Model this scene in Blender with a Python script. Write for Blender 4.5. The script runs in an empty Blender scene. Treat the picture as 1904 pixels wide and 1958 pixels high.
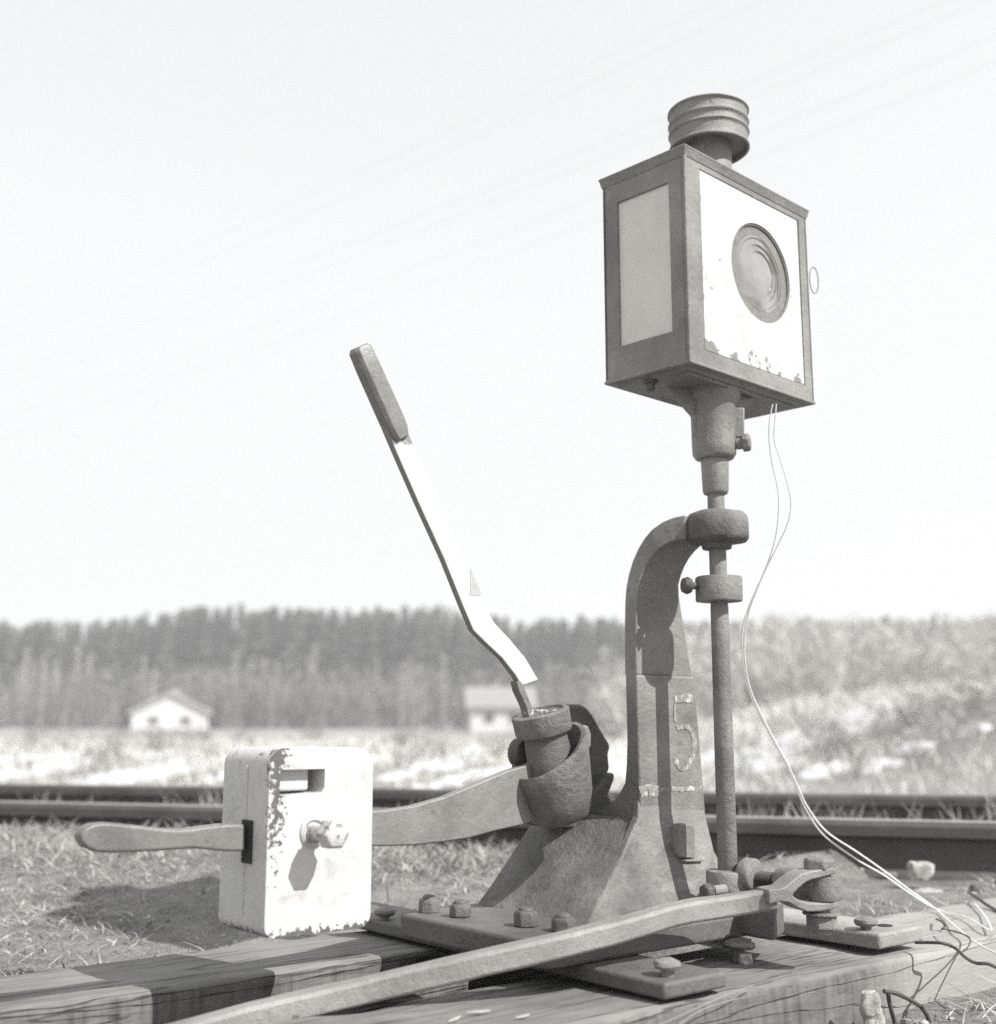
import bpy, bmesh, math, random
import numpy as np
from mathutils import Vector, Matrix, noise as mnoise, geometry as mgeo

SC = bpy.context.scene
COL = SC.collection
random.seed(7); RNG = np.random.default_rng(7)

# ------------------------------------------------------------------ camera
EYE = 0.31
FPX = 2300.0                      # focal length in units of a picture 1904 wide
PITCH = math.atan(409/2300)
cam_d = bpy.data.cameras.new('camera'); cam = bpy.data.objects.new('camera', cam_d); COL.objects.link(cam)
cam.location = (0, 0, EYE); cam.rotation_euler = (math.pi/2 + PITCH, 0, 0)
cam_d.sensor_fit = 'HORIZONTAL'; cam_d.sensor_width = 36; cam_d.lens = 36*FPX/1904
cam_d.clip_start = 0.05; cam_d.clip_end = 5000
cam_d.dof.use_dof = True; cam_d.dof.focus_distance = 1.62; cam_d.dof.aperture_fstop = 3.4
SC.camera = cam

# ------------------------------------------------------------------ world and sun
SUN_EL = math.radians(43)
SAZ = Vector((0.82, -0.57, 0)).normalized()
SDIR = Vector((SAZ.x*math.cos(SUN_EL), SAZ.y*math.cos(SUN_EL), math.sin(SUN_EL)))
w = bpy.data.worlds.new('World'); SC.world = w; w.use_nodes = True
wn, wl = w.node_tree.nodes, w.node_tree.links
for n in list(wn): wn.remove(n)
sky = wn.new('ShaderNodeTexSky'); sky.sky_type = 'NISHITA'; sky.sun_disc = False
sky.sun_elevation = SUN_EL; sky.sun_rotation = math.atan2(SAZ.x, SAZ.y)
sky.air_density = 1.0; sky.dust_density = 4.0; sky.ozone_density = 1.0
bw = wn.new('ShaderNodeRGBToBW'); wl.new(sky.outputs[0], bw.inputs[0])
pw = wn.new('ShaderNodeMath'); pw.operation = 'POWER'; pw.inputs[1].default_value = 0.26
wl.new(bw.outputs[0], pw.inputs[0])
ml = wn.new('ShaderNodeMath'); ml.operation = 'MULTIPLY'; ml.inputs[1].default_value = 5.67
wl.new(pw.outputs[0], ml.inputs[0])
mn = wn.new('ShaderNodeMath'); mn.operation = 'MINIMUM'; mn.inputs[1].default_value = 6.85; wl.new(ml.outputs[0], mn.inputs[0])
tint = wn.new('ShaderNodeMix'); tint.data_type = 'RGBA'; tint.blend_type = 'MULTIPLY'; tint.inputs[0].default_value = 1
wl.new(mn.outputs[0], tint.inputs[6]); tint.inputs[7].default_value = (0.985, 0.995, 1.0, 1)
bg = wn.new('ShaderNodeBackground'); bg.inputs[1].default_value = 0.10
wl.new(tint.outputs[2], bg.inputs[0])
wo = wn.new('ShaderNodeOutputWorld'); wl.new(bg.outputs[0], wo.inputs[0])
sd = bpy.data.lights.new('sun', 'SUN'); sun = bpy.data.objects.new('sun', sd); COL.objects.link(sun)
sd.energy = 5.0; sd.angle = math.radians(0.5); sd.color = (1.0, 0.985, 0.96)
sun.location = (3, -2, 4); sun.rotation_mode = 'QUATERNION'; sun.rotation_quaternion = SDIR.to_track_quat('Z', 'Y')
SC.view_settings.view_transform = 'Standard'; SC.view_settings.look = 'None'
SC.view_settings.exposure = 0.45; SC.view_settings.gamma = 1; SC.view_settings.use_curve_mapping = False
SC.render.engine = 'CYCLES'; SC.cycles.volume_bounces = 1; SC.cycles.use_denoising = False; SC.cycles.sample_clamp_indirect = 3; SC.cycles.max_bounces = 6

# ------------------------------------------------------------------ frames
# local frame of the track work: A runs along the timbers, B back and to the left across them
AA = Vector((math.sin(math.radians(50.5)), math.cos(math.radians(50.5)), 0))
BB = Vector((-AA.y, AA.x, 0)); ZZ = Vector((0, 0, 1))
ROT = math.atan2(AA.y, AA.x)
def W(a, b, z=0.0): return AA*a + BB*b + ZZ*z
def ray(x, y):
    u, v = (x-952)/FPX, (979-y)/FPX
    return Vector((u, math.cos(PITCH)-v*math.sin(PITCH), math.sin(PITCH)+v*math.cos(PITCH)))
CAM = Vector((0, 0, EYE))
def onplane(x, y, p, n):
    r = ray(x, y); return CAM + r*((p-CAM).dot(n)/r.dot(n))
def onb(x, y, b): return onplane(x, y, BB*b, BB)
def ona(x, y, a): return onplane(x, y, AA*a, AA)
def onz(x, y, z): return onplane(x, y, ZZ*z, ZZ)
def onY(x, y, Y): return onplane(x, y, Vector((0, Y, 0)), Vector((0, 1, 0)))
def zat(y, Y): return onY(952, y, Y).z
def nz(p, s=1.0, seed=0.0): return mnoise.noise(Vector((p[0]*s+seed, p[1]*s-seed, p[2]*s+seed*.7)))

# ------------------------------------------------------------------ materials
def NT(name, rough=0.7, metallic=0.0):
    m = bpy.data.materials.new(name); m.use_nodes = True
    nt = m.node_tree; b = nt.nodes['Principled BSDF']
    b.inputs['Roughness'].default_value = rough; b.inputs['Metallic'].default_value = metallic
    return m, nt, b
def col(v, warm=1.0): return (v*(1+.02*warm), v, v*(1-.05*warm), 1)
def tnoise(nt, scale, detail=6, rough=.55, src='Object', stretch=None, dist=0.0):
    tc = nt.nodes.new('ShaderNodeTexCoord'); t = nt.nodes.new('ShaderNodeTexNoise')
    t.inputs['Scale'].default_value = scale; t.inputs['Detail'].default_value = detail
    t.inputs['Roughness'].default_value = rough; t.inputs['Distortion'].default_value = dist
    if stretch:
        mp = nt.nodes.new('ShaderNodeMapping'); mp.inputs['Scale'].default_value = stretch
        nt.links.new(tc.outputs[src], mp.inputs[0]); nt.links.new(mp.outputs[0], t.inputs['Vector'])
    else: nt.links.new(tc.outputs[src], t.inputs['Vector'])
    return t
def ramp(nt, fac, stops):
    r = nt.nodes.new('ShaderNodeValToRGB'); e = r.color_ramp.elements
    while len(e) < len(stops): e.new(.5)
    for i, (p, c) in enumerate(stops): e[i].position = p; e[i].color = c if isinstance(c, tuple) else (c, c, c, 1)
    nt.links.new(fac, r.inputs[0]); return r
def mathn(nt, op, a, b=None, clamp=False):
    n = nt.nodes.new('ShaderNodeMath'); n.operation = op; n.use_clamp = clamp
    for i, v in enumerate((a, b)):
        if v is None: continue
        if isinstance(v, (int, float)): n.inputs[i].default_value = v
        else: nt.links.new(v, n.inputs[i])
    return n.outputs[0]
def mix(nt, fac, a, b, mode='MIX'):
    n = nt.nodes.new('ShaderNodeMix'); n.data_type = 'RGBA'; n.blend_type = mode
    if isinstance(fac, (int, float)): n.inputs[0].default_value = fac
    else: nt.links.new(fac, n.inputs[0])
    for i, v in ((6, a), (7, b)):
        if isinstance(v, tuple): n.inputs[i].default_value = v
        else: nt.links.new(v, n.inputs[i])
    return n.outputs[2]
def bump(nt, bsdf, pairs):
    prev = None
    for h, s, d in pairs:
        bn = nt.nodes.new('ShaderNodeBump'); bn.inputs['Strength'].default_value = s; bn.inputs['Distance'].default_value = d
        nt.links.new(h, bn.inputs['Height'])
        if prev: nt.links.new(prev, bn.inputs['Normal'])
        prev = bn.outputs[0]
    nt.links.new(prev, bsdf.inputs['Normal'])

def metal(name, v, rough=.55, lump=.35, fine=.4, var=.12, spots=True):
    v *= .80; var *= 1.6
    m, nt, b = NT(name, rough)
    n1 = tnoise(nt, 14, 8, .6); n2 = tnoise(nt, 90, 5, .6); n3 = tnoise(nt, 420, 3, .6)
    c = ramp(nt, n1.outputs[0], [(.32, col(v*(1-var))), (.68, col(v*(1+var)))]).outputs[0]
    if spots:
        s = ramp(nt, n2.outputs[0], [(.30, 0.55), (.40, 1.0)]).outputs[0]
        c = mix(nt, .55, c, s, 'MULTIPLY')
    g = ramp(nt, n3.outputs[0], [(.3, .78), (.7, 1.15)]).outputs[0]
    n4 = tnoise(nt, 5, 9, .68); n5 = tnoise(nt, 46, 8, .72, dist=.6)
    c = mix(nt, .75, c, ramp(nt, n4.outputs[0], [(.35, .60), (.5, .97), (.66, 1.22)]).outputs[0], 'MULTIPLY')
    c = mix(nt, ramp(nt, n5.outputs[0], [(.63, 0.0), (.70, .38)]).outputs[0], c, col(v*1.75))
    c = mix(nt, ramp(nt, n5.outputs[0], [(.27, .55), (.33, 0.0)]).outputs[0], c, col(v*.42))
    c = mix(nt, .7, c, g, 'MULTIPLY')
    nt.links.new(c, b.inputs['Base Color'])
    bump(nt, b, [(n5.outputs[0], lump, .0025), (n2.outputs[0], lump, .003), (n3.outputs[0], fine, .0010)])
    return m
M = {}
M['iron'] = metal('cast_iron', .25, .62, .8, .6)
M['iron_rough'] = metal('rough_cast_iron', .19, .75, 1.0, 1.0, .25)
M['iron_dark'] = metal('dark_iron', .10, .55, .5, .5)
M['iron_low'] = metal('base_iron_shade', .15, .6, .7, .6)  # darkened copy of the cast iron, deeper shade put into its colour
M['handle'] = metal('handle_iron', .20, .38, .3, .3, .07)
M['strap2'] = metal('pale_strap_steel', .36, .7, .7, .6)  # paler than the metal of the other strap
M['steel'] = metal('painted_steel', .30, .45, .4, .4)
M['lamp_paint'] = metal('lantern_paint', .26, .55, .5, .6, .1)
M['rod'] = metal('rod_steel', .30, .5, .45, .6, .08)
M['bar'] = metal('bar_steel', .26, .42, .4, .4, .07)
M['rust'] = metal('rail_steel', .085, .6, .3, .4)
M['rail_shine'] = metal('rail_head_steel', .30, .35, .2, .3)
M['hub'] = metal('hub_iron', .20, .6, 1.0, .8, .2)
M['grip'] = metal('grip_steel', .24, .4, .3, .4, .12)
M['nail'] = metal('spike_steel', .24, .65, .8, .7)

def paint(name, chip_lo, chip_hi, white=.82, under=.2, mask=None, scale=35):
    m, nt, b = NT(name, .5)
    n1 = tnoise(nt, scale, 8, .65); n2 = tnoise(nt, 180, 4); n3 = tnoise(nt, 9, 5)
    h = n1.outputs[0]
    if mask: h = mathn(nt, 'SUBTRACT', h, mask(nt))
    k = ramp(nt, h, [(chip_lo, 0.0), (chip_hi, 1.0)]).outputs[0]
    n6 = tnoise(nt, 28, 9, .75, dist=1.2)
    wv = ramp(nt, n3.outputs[0], [(.3, col(white*.90, .4)), (.6, col(white, .2))]).outputs[0]
    wv = mix(nt, .8, wv, ramp(nt, n6.outputs[0], [(.28, .50), (.42, .92), (.6, 1.04)]).outputs[0], 'MULTIPLY')
    c = mix(nt, k, col(under), wv)
    nt.links.new(c, b.inputs['Base Color'])
    bump(nt, b, [(k, .4, .0008), (n2.outputs[0], .3, .0008)])
    return m
def wood(name, v, grain=(3, 60, 60), dust=0):
    v *= .80
    m, nt, b = NT(name, .85)
    n1 = tnoise(nt, 1, 8, .65, stretch=grain); n2 = tnoise(nt, 1, 6, .6, stretch=(grain[0]*3, grain[1]*4, grain[2]*4))
    n3 = tnoise(nt, 7, 6, .6); n4 = tnoise(nt, 300, 3)
    c = ramp(nt, n1.outputs[0], [(.30, col(v*.80)), (.5, col(v*.98)), (.70, col(v*1.10))]).outputs[0]
    c = mix(nt, .8, c, ramp(nt, n2.outputs[0], [(.29, .30), (.36, .85), (.5, 1.03)]).outputs[0], 'MULTIPLY')
    c = mix(nt, .8, c, ramp(nt, n3.outputs[0], [(.3, .72), (.6, 1.1)]).outputs[0], 'MULTIPLY')
    nc = tnoise(nt, 1, 4, .5, stretch=(1.6, 34, 34), dist=.3)
    crack = ramp(nt, nc.outputs[0], [(.484, 1.0), (.497, .25), (.503, .25), (.516, 1.0)]); crack.color_ramp.interpolation = 'LINEAR'
    c = mix(nt, .75, c, crack.outputs[0], 'MULTIPLY')
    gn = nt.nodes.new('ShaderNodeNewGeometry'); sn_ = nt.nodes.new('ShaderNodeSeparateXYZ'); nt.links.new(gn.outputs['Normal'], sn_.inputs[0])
    ns = tnoise(nt, 1, 6, .65, stretch=(70, 70, 6)); side = ramp(nt, sn_.outputs['Z'], [(.45, 1.0), (.80, 0.0)]).outputs[0]   # steep sides darkened in vertical streaks, top left lighter
    side_dark = mix(nt, 1, c, ramp(nt, ns.outputs[0], [(.32, .42), (.5, .74), (.66, .92)]).outputs[0], 'MULTIPLY')
    c = mix(nt, side, c, side_dark)
    if dust:
        tc = nt.nodes.new('ShaderNodeTexCoord'); sp_ = nt.nodes.new('ShaderNodeSeparateXYZ'); nt.links.new(tc.outputs['Object'], sp_.inputs[0])
        d_ = mathn(nt, 'ADD', mathn(nt, 'MULTIPLY', mathn(nt, 'SUBTRACT', sp_.outputs['X'], dust), 2.2), n3.outputs[0])
        c = mix(nt, ramp(nt, d_, [(.40, 0.0), (.75, .85)]).outputs[0], c, mix(nt, n2.outputs[0], col(v*1.6), col(v*2.1)))
    nt.links.new(c, b.inputs['Base Color'])
    bump(nt, b, [(crack.outputs[0], .8, .004), (n1.outputs[0], .6, .004), (n2.outputs[0], .7, .0015), (n4.outputs[0], .5, .0006)])
    return m
M['timber'] = wood('weathered_timber', .24, (5, 50, 50))
M['timber_pale'] = wood('dusty_timber', .215, (9, 40, 40), 1.85)
M['plank'] = wood('plank_wood', .24, (9, 40, 40))
m, nt, b = NT('chalky_paint', .8); n1 = tnoise(nt, 95, 8, .7)
nt.links.new(ramp(nt, n1.outputs[0], [(.49, col(.20)), (.63, col(.52))]).outputs[0], b.inputs['Base Color']); M['white_post_paint'] = m
m, nt, b = NT('wire_white', .5); b.inputs['Base Color'].default_value = col(.8, .3); M['wire'] = m
m, nt, b = NT('wire_dark', .6); b.inputs['Base Color'].default_value = col(.07); M['wire_dark'] = m
m, nt, b = NT('fresh_chip', .8); b.inputs['Base Color'].default_value = col(.36); M['fchip'] = m
m, nt, b = NT('overhead_wire', .6); b.inputs['Base Color'].default_value = col(.12); M['overhead'] = m

# ------------------------------------------------------------------ object helpers
def tag(o, label=None, cat=None, group=None, kind=None):
    if label: o['label'] = label
    if cat: o['category'] = cat
    if group: o['group'] = group
    if kind: o['kind'] = kind
    return o
def thing(name, label, cat, loc, rotz=0.0, group=None):
    o = bpy.data.objects.new(name, None); COL.objects.link(o); o.empty_display_size = .05
    o.location = loc; o.rotation_euler = (0, 0, rotz); return tag(o, label, cat, group)
def wmat(o):
    m = Matrix.Translation(o.location) @ o.rotation_euler.to_matrix().to_4x4()
    return wmat(o.parent) @ m if o.parent else m
class G:
    """vertices and faces in world space, turned into one mesh object"""
    def __init__(s): s.v = []; s.f = []
    def add(s, v, f):
        k = len(s.v); s.v += [Vector(p) for p in v]; s.f += [tuple(i+k for i in q) for q in f]; return s
    def quadloop(s, rings, closed=True, caps=True):
        n = len(rings[0]); v = [p for r in rings for p in r]; f = []
        for i in range(len(rings)-1):
            for j in range(n if closed else n-1):
                k = (j+1) % n; f.append((i*n+j, i*n+k, (i+1)*n+k, (i+1)*n+j))
        if caps: f.append(tuple(range(n-1, -1, -1))); f.append(tuple((len(rings)-1)*n+j for j in range(n)))
        return s.add(v, f)
    def tube(s, pts, r, n=12, caps=True, flat=None):
        pts = [Vector(p) for p in pts]; rs = r if isinstance(r, (list, tuple)) else [r]*len(pts)
        rings = []; up = None
        for i, p in enumerate(pts):
            t = (pts[min(i+1, len(pts)-1)]-pts[max(i-1, 0)]).normalized()
            if up is None:
                up = Vector((0, 0, 1)) if abs(t.z) < .9 else Vector((0, 1, 0))
            up = (up - t*up.dot(t)).normalized(); sd_ = t.cross(up)
            rings.append([p + (up*math.sin(2*math.pi*j/n) + sd_*math.cos(2*math.pi*j/n))*rs[i] for j in range(n)])
        return s.quadloop(rings, True, caps)
    def lathe(s, base, axis, prof, n=32, caps=True):
        axis = Vector(axis).normalized(); base = Vector(base)
        x = axis.orthogonal().normalized(); y = axis.cross(x)
        return s.quadloop([[base+axis*h+(x*math.cos(2*math.pi*j/n)+y*math.sin(2*math.pi*j/n))*r for j in range(n)] for r, h in prof], True, caps)
    def prism(s, outline, d, holes=()):
        """outline: coplanar world points; d: extrusion vector; holes: inner outlines"""
        outs = [[Vector(p) for p in outline]] + [[Vector(p) for p in h] for h in holes]
        flat = [p for o in outs for p in o]; n = len(flat); d = Vector(d)
        tri = mgeo.tessellate_polygon(outs) if holes else None
        f = []
        if holes:
            f += [tuple(t) for t in tri]; f += [tuple(i+n for i in reversed(t)) for t in tri]
        else:
            f += [tuple(range(n))]; f += [tuple(range(2*n-1, n-1, -1))]
        k = 0
        for o in outs:
            m_ = len(o)
            for j in range(m_): f.append((k+j, k+(j+1) % m_, n+k+(j+1) % m_, n+k+j))
            k += m_
        return s.add(flat+[p+d for p in flat], f)
    def box(s, a0, a1, b0, b1, z0, z1):
        return s.prism([W(a0, b0, z0), W(a1, b0, z0), W(a1, b1, z0), W(a0, b1, z0)], ZZ*(z1-z0))
    def hexa(s, c, axis, r, h, rot=0.0, n=6, dome=.25):
        axis = Vector(axis).normalized(); x = (AA if abs(axis.z) > .5 else ZZ); x = (x-axis*x.dot(axis)).normalized(); y = axis.cross(x); c = Vector(c)
        R = lambda q, hh: [c+axis*hh+(x*math.cos(rot+2*math.pi*j/n)+y*math.sin(rot+2*math.pi*j/n))*q for j in range(n)]
        return s.quadloop([R(r, 0), R(r, h*.8), R(r*.86, h), R(r*.5, h*(1+dome*.4))])
    def rough(s, amp, sc=20, seed=0):
        for i, p in enumerate(s.v):
            s.v[i] = p + Vector((nz(p, sc, seed), nz(p, sc, seed+9), nz(p, sc, seed+21)))*amp
        return s
    def obj(s, name, m, parent=None, bevel=0.0, seg=2, smooth=35, base=None, rot=None, sub=0, disp=0.0, dscale=.02):
        me = bpy.data.meshes.new(name)
        o = bpy.data.objects.new(name, me)
        if parent: o.parent = parent; inv = wmat(parent).inverted()
        else:
            if base is None:
                n = len(s.v); base = Vector((sum(p.x for p in s.v)/n, sum(p.y for p in s.v)/n, min(p.z for p in s.v)))
            o.location = base; o.rotation_euler = (0, 0, ROT if rot is None else rot); inv = wmat(o).inverted()
        me.from_pydata([inv @ p for p in s.v], [], s.f); me.validate()
        bm = bmesh.new(); bm.from_mesh(me); bmesh.ops.recalc_face_normals(bm, faces=bm.faces)
        if sub: bmesh.ops.subdivide_edges(bm, edges=bm.edges, cuts=sub, use_grid_fill=True)
        bm.to_mesh(me); bm.free()
        if smooth:
            me.shade_smooth(); me.set_sharp_from_angle(angle=math.radians(smooth))
        me.materials.append(m); COL.objects.link(o)
        if bevel:
            bv = o.modifiers.new('bevel', 'BEVEL'); bv.width = bevel; bv.segments = seg; bv.limit_method = 'ANGLE'; bv.angle_limit = math.radians(30)
        return o
def fast(name, verts, faces, m, kind=None, label=None):
    """numpy mesh of equal faces"""
    me = bpy.data.meshes.new(name); nv, nf = len(verts), len(faces); k = faces.shape[1]
    me.vertices.add(nv); me.vertices.foreach_set('co', np.asarray(verts, np.float32).ravel())
    me.loops.add(nf*k); me.loops.foreach_set('vertex_index', np.asarray(faces, np.int32).ravel())
    me.polygons.add(nf); me.polygons.foreach_set('loop_start', np.arange(0, nf*k, k, dtype=np.int32))
    me.update(calc_edges=True); me.validate(); me.materials.append(m)
    o = bpy.data.objects.new(name, me); COL.objects.link(o); return tag(o, label, None, None, kind)

# ------------------------------------------------------------------ ground
def sm(t): t = np.clip(t, 0, 1); return t*t*(3-2*t)
_ph = RNG.uniform(0, 6.28, (40, 2)); _dr = RNG.uniform(0, 6.28, 40)
def fbm(x, y, f0, n=8, k0=0):
    s = 0; a = 1; f = f0
    for i in range(n):
        d = _dr[(i+k0) % 40]; p = _ph[(i+k0) % 40]
        s = s + a*np.sin((x*math.cos(d)+y*math.sin(d))*f+p[0]) * np.sin((-x*math.sin(d)+y*math.cos(d))*f*1.13+p[1])
        a *= .68; f *= 1.62
    return s
RAIL_TOP = .097
RA, RB = np.array(onz(0, 1534, RAIL_TOP)[:2]), np.array(onz(1904, 1574, RAIL_TOP)[:2])        # near rail line in plan
RD = (RB-RA)/np.linalg.norm(RB-RA); RN = np.array([-RD[1], RD[0]])
def height(x, y):
    x = np.asarray(x, float); y = np.asarray(y, float)
    a = x*AA.x + y*AA.y; b = x*BB.x + y*BB.y
    r = np.hypot(x, y); rail = (x-RA[0])*RN[0] + (y-RA[1])*RN[1]   # 0 at near rail, + beyond
    z = -0.075 + 0*x
    z = z + .035*sm((.93-b)/.10)*sm((a-1.05)/.25) - .05*sm((.93-b)/.1)*sm((1.1-a)/.2)
    z = z + .052*sm((a-1.30)/.15)*sm((b-1.18)/.04)*sm((1.9-b)/.3)
    z = z + (.066+.040*sm((.3-x)/1.0))*sm((rail+1.3)/1.15)*sm(-(rail-.05)/.08)*sm((b-1.64)/.05)
    z = z - .10*sm((rail-1.3)/1.6)
    z = z + fbm(x, y, 3.2, 9)*.008*np.clip(1+(r-3)*.15, 1, 4)
    # bank at the right beyond the track, low rise of the far field
    bank = sm((x-y*.10-.6)/3.5)*sm((y-5.2)/5.5)
    z = z + bank*(.52+.35*sm((x-2.)/5)) * (1-.55*sm((y-24)/30))
    z = z + .5*sm((y-60)/80) + fbm(x, y, .35, 5, 11)*.03*sm((y-6)/8)
    return z
def axis(lo, hi, n, c, k):
    t = np.linspace(-1, 1, n); s = np.sinh(t*k)/math.sinh(k)
    return np.where(s < 0, c+s*(c-lo), c+s*(hi-c))
gx = axis(-900, 900, 380, 0.1, 8.0); gy = axis(-200, 1600, 420, 2.0, 8.0)
X, Y = np.meshgrid(gx, gy); Z = height(X, Y)
V = np.stack([X.ravel(), Y.ravel(), Z.ravel()], 1)
nx_, ny_ = len(gx), len(gy)
I = (np.arange(ny_-1)[:, None]*nx_ + np.arange(nx_-1)[None]).ravel()
F = np.stack([I, I+1, I+1+nx_, I+nx_], 1)
m, nt, b = NT('ground_soil', .95)
n1 = tnoise(nt, .9, 9, .65); n2 = tnoise(nt, 14, 8, .7); n3 = tnoise(nt, 130, 5, .7); n4 = tnoise(nt, .12, 4)
c = ramp(nt, n1.outputs[0], [(.35, col(.235)), (.6, col(.34))]).outputs[0]
c = mix(nt, .8, c, ramp(nt, n2.outputs[0], [(.3, .5), (.5, 1.0), (.68, 1.35)]).outputs[0], 'MULTIPLY')
c = mix(nt, .7, c, ramp(nt, n3.outputs[0], [(.32, .55), (.6, 1.2)]).outputs[0], 'MULTIPLY')
nt.links.new(c, b.inputs['Base Color']); bump(nt, b, [(n2.outputs[0], 1.0, .03), (n3.outputs[0], 1.0, .008)])
M['soil'] = m
g = fast('ground', V, F, M['soil'], 'structure'); g.data.shade_smooth()

# snow lying in the field
m, nt, b = NT('old_snow', .6); n1 = tnoise(nt, 6, 6, .6)
nt.links.new(ramp(nt, n1.outputs[0], [(.3, (.46, .47, .48, 1)), (.6, (.66, .67, .68, 1))]).outputs[0], b.inputs['Base Color'])
bump(nt, b, [(n1.outputs[0], .5, .05)]); M['snow'] = m
SNOW = [(40, 1452, 60, 11), (110, 1447, 60, 10), (15, 1478, 40, 9), (85, 1470, 80, 10), (140, 1462, 50, 8), (200, 1490, 80, 8), (300, 1447, 50, 9), (335, 1470, 90, 12), (390, 1462, 70, 9), (270, 1490, 90, 8), (420, 1490, 60, 8),
        (745, 1447, 50, 8), (800, 1470, 70, 9), (740, 1490, 60, 7), (860, 1462, 80, 12), (905, 1443, 60, 10), (880, 1490, 80, 8), (960, 1475, 50, 8), (1190, 1455, 60, 32), (1260, 1440, 60, 30), (1370, 1450, 60, 26),
        (1430, 1442, 70, 18), (1490, 1432, 90, 26), (1470, 1462, 80, 18), (1580, 1408, 70, 14), (1640, 1372, 60, 20), (1700, 1375, 50, 10), (1750, 1432, 50, 9), (1560, 1478, 60, 10), (1690, 1462, 50, 8), (1860, 1400, 40, 7)]
def snow():
    xs = np.linspace(-13, 15, 420); ys = np.concatenate([np.linspace(7, 14, 120), np.linspace(14.1, 36, 110)])
    X, Y = np.meshgrid(xs, ys); H = height(X, Y)
    dc_ = Y*math.cos(PITCH)+(H-EYE)*math.sin(PITCH)
    px = 952+FPX*X/dc_; py = 979-FPX*((H-EYE)*math.cos(PITCH)-Y*math.sin(PITCH))/dc_
    f = np.full(X.shape, -9.0)
    for cx, cy, lx, ly in SNOW:
        u = (px-cx); v = (py-cy)+.16*u
        f = np.maximum(f, 1-(u/lx)**2-(v/ly)**2)
    f = np.maximum(f, -1.2) + fbm(X, Y*.7, 2.6, 9, 5)*.62 - .42
    Zs = H + np.clip(f, -.3, .8)*.07 - .002
    keep = f > -.02
    I = (np.arange(len(ys)-1)[:, None]*len(xs)+np.arange(len(xs)-1)[None])
    k = keep[:-1, :-1] | keep[1:, 1:] | keep[:-1, 1:] | keep[1:, :-1]
    I = I[k]; F = np.stack([I, I+1, I+1+len(xs), I+len(xs)], 1)
    V = np.stack([X.ravel(), Y.ravel(), Zs.ravel()], 1)
    u, inv = np.unique(F, return_inverse=True)
    o = fast('snow', V[u], inv.reshape(F.shape), M['snow'], 'stuff', 'thin patches of old snow on the field beyond the rails'); o.data.shade_smooth()
snow()

# ------------------------------------------------------------------ rails
def rail_profile():
    h = [(-.066, 0), (.066, 0), (.066, .010), (.020, .020), (.0085, .034), (.0075, .085), (.012, .098), (.035, .106), (.036, .130), (.030, .140),
         (-.030, .140), (-.036, .130), (-.035, .106), (-.012, .098), (-.0075, .085), (-.0085, .034), (-.020, .020), (-.066, .010)]
    return h
def rail(p0, p1, label, ext=6.0):
    p0, p1 = Vector((*p0, 0)), Vector((*p1, 0)); d = (p1-p0).normalized(); n = Vector((-d.y, d.x, 0))
    g = G(); pr = rail_profile(); z0 = RAIL_TOP-.140
    g.quadloop([[q + n*x + ZZ*(z0+z) for x, z in pr] for q in (p0-d*ext*2, p0-d*ext, p0, (p0+p1)/2, p1, p1+d*ext, p1+d*ext*2)])
    o = g.obj('rail', M['rust'], None, .0015, 2, 30, base=Vector((p0.x, p0.y, z0)), rot=math.atan2(d.y, d.x))
    tag(o, label, 'rail', 'rails running across behind the stand'); 
    t = G().prism([p0-d*ext*2+n*-.029+ZZ*(RAIL_TOP+.0004), p1+d*ext*2+n*-.029+ZZ*(RAIL_TOP+.0004), p1+d*ext*2+n*.029+ZZ*(RAIL_TOP+.0004), p0-d*ext*2+n*.029+ZZ*(RAIL_TOP+.0004)], ZZ*.0008)
    t.obj('running_surface', M['rail_shine'], o, 0, smooth=0)
    return d, n
d1, rn1 = rail((RA[0], RA[1]+.02), (RB[0], RB[1]+.02), 'dark steel rail nearest behind the switch stand')
L2, R2 = onz(0, 1499, RAIL_TOP), onz(1904, 1521, RAIL_TOP)
d2, rn2 = rail((L2.x, L2.y), (R2.x, R2.y), 'farther dark steel rail with grass in front of it')

# sleepers under the rails
def sleeper(cx, cy, label, ln=1.5, wd=.22):
    d = Vector((RD[0], RD[1], 0)); n = Vector((RN[0], RN[1], 0)); c = Vector((cx, cy, 0)) + n*.45
    z1 = RAIL_TOP-.148
    g = G(); rings = []
    for i in range(9):
        t = -ln/2 + ln*i/8
        sec = [(-wd/2, -.12), (wd/2, -.12), (wd/2, -.012), (wd/2-.014, 0), (-wd/2+.014, 0), (-wd/2, -.012)]
        rings.append([c+n*t+d*(x+nz((i, x*30, cx), 1)*.006)+ZZ*(z1+z+nz((i*.9, x*9, cy), 1)*.004) for x, z in sec])
    g.quadloop(rings)
    o = g.obj('sleeper', M['timber'], None, .002, 1, 30, base=c+ZZ*(z1-.12), rot=math.atan2(n.y, n.x))
    tag(o, label, 'sleeper', 'wooden sleepers under the rails')
for i, t in enumerate((.55, 1.12, 2.30, 2.82)):
    p = RA + RD*t
    sleeper(p[0], p[1], ['wooden sleeper under the rails, left of the white weight', 'wooden sleeper under the rails directly behind the white weight',
                     'wooden sleeper under the rails just right of the spindle', 'wooden sleeper under the rails at the right by the small stone'][i])
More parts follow.
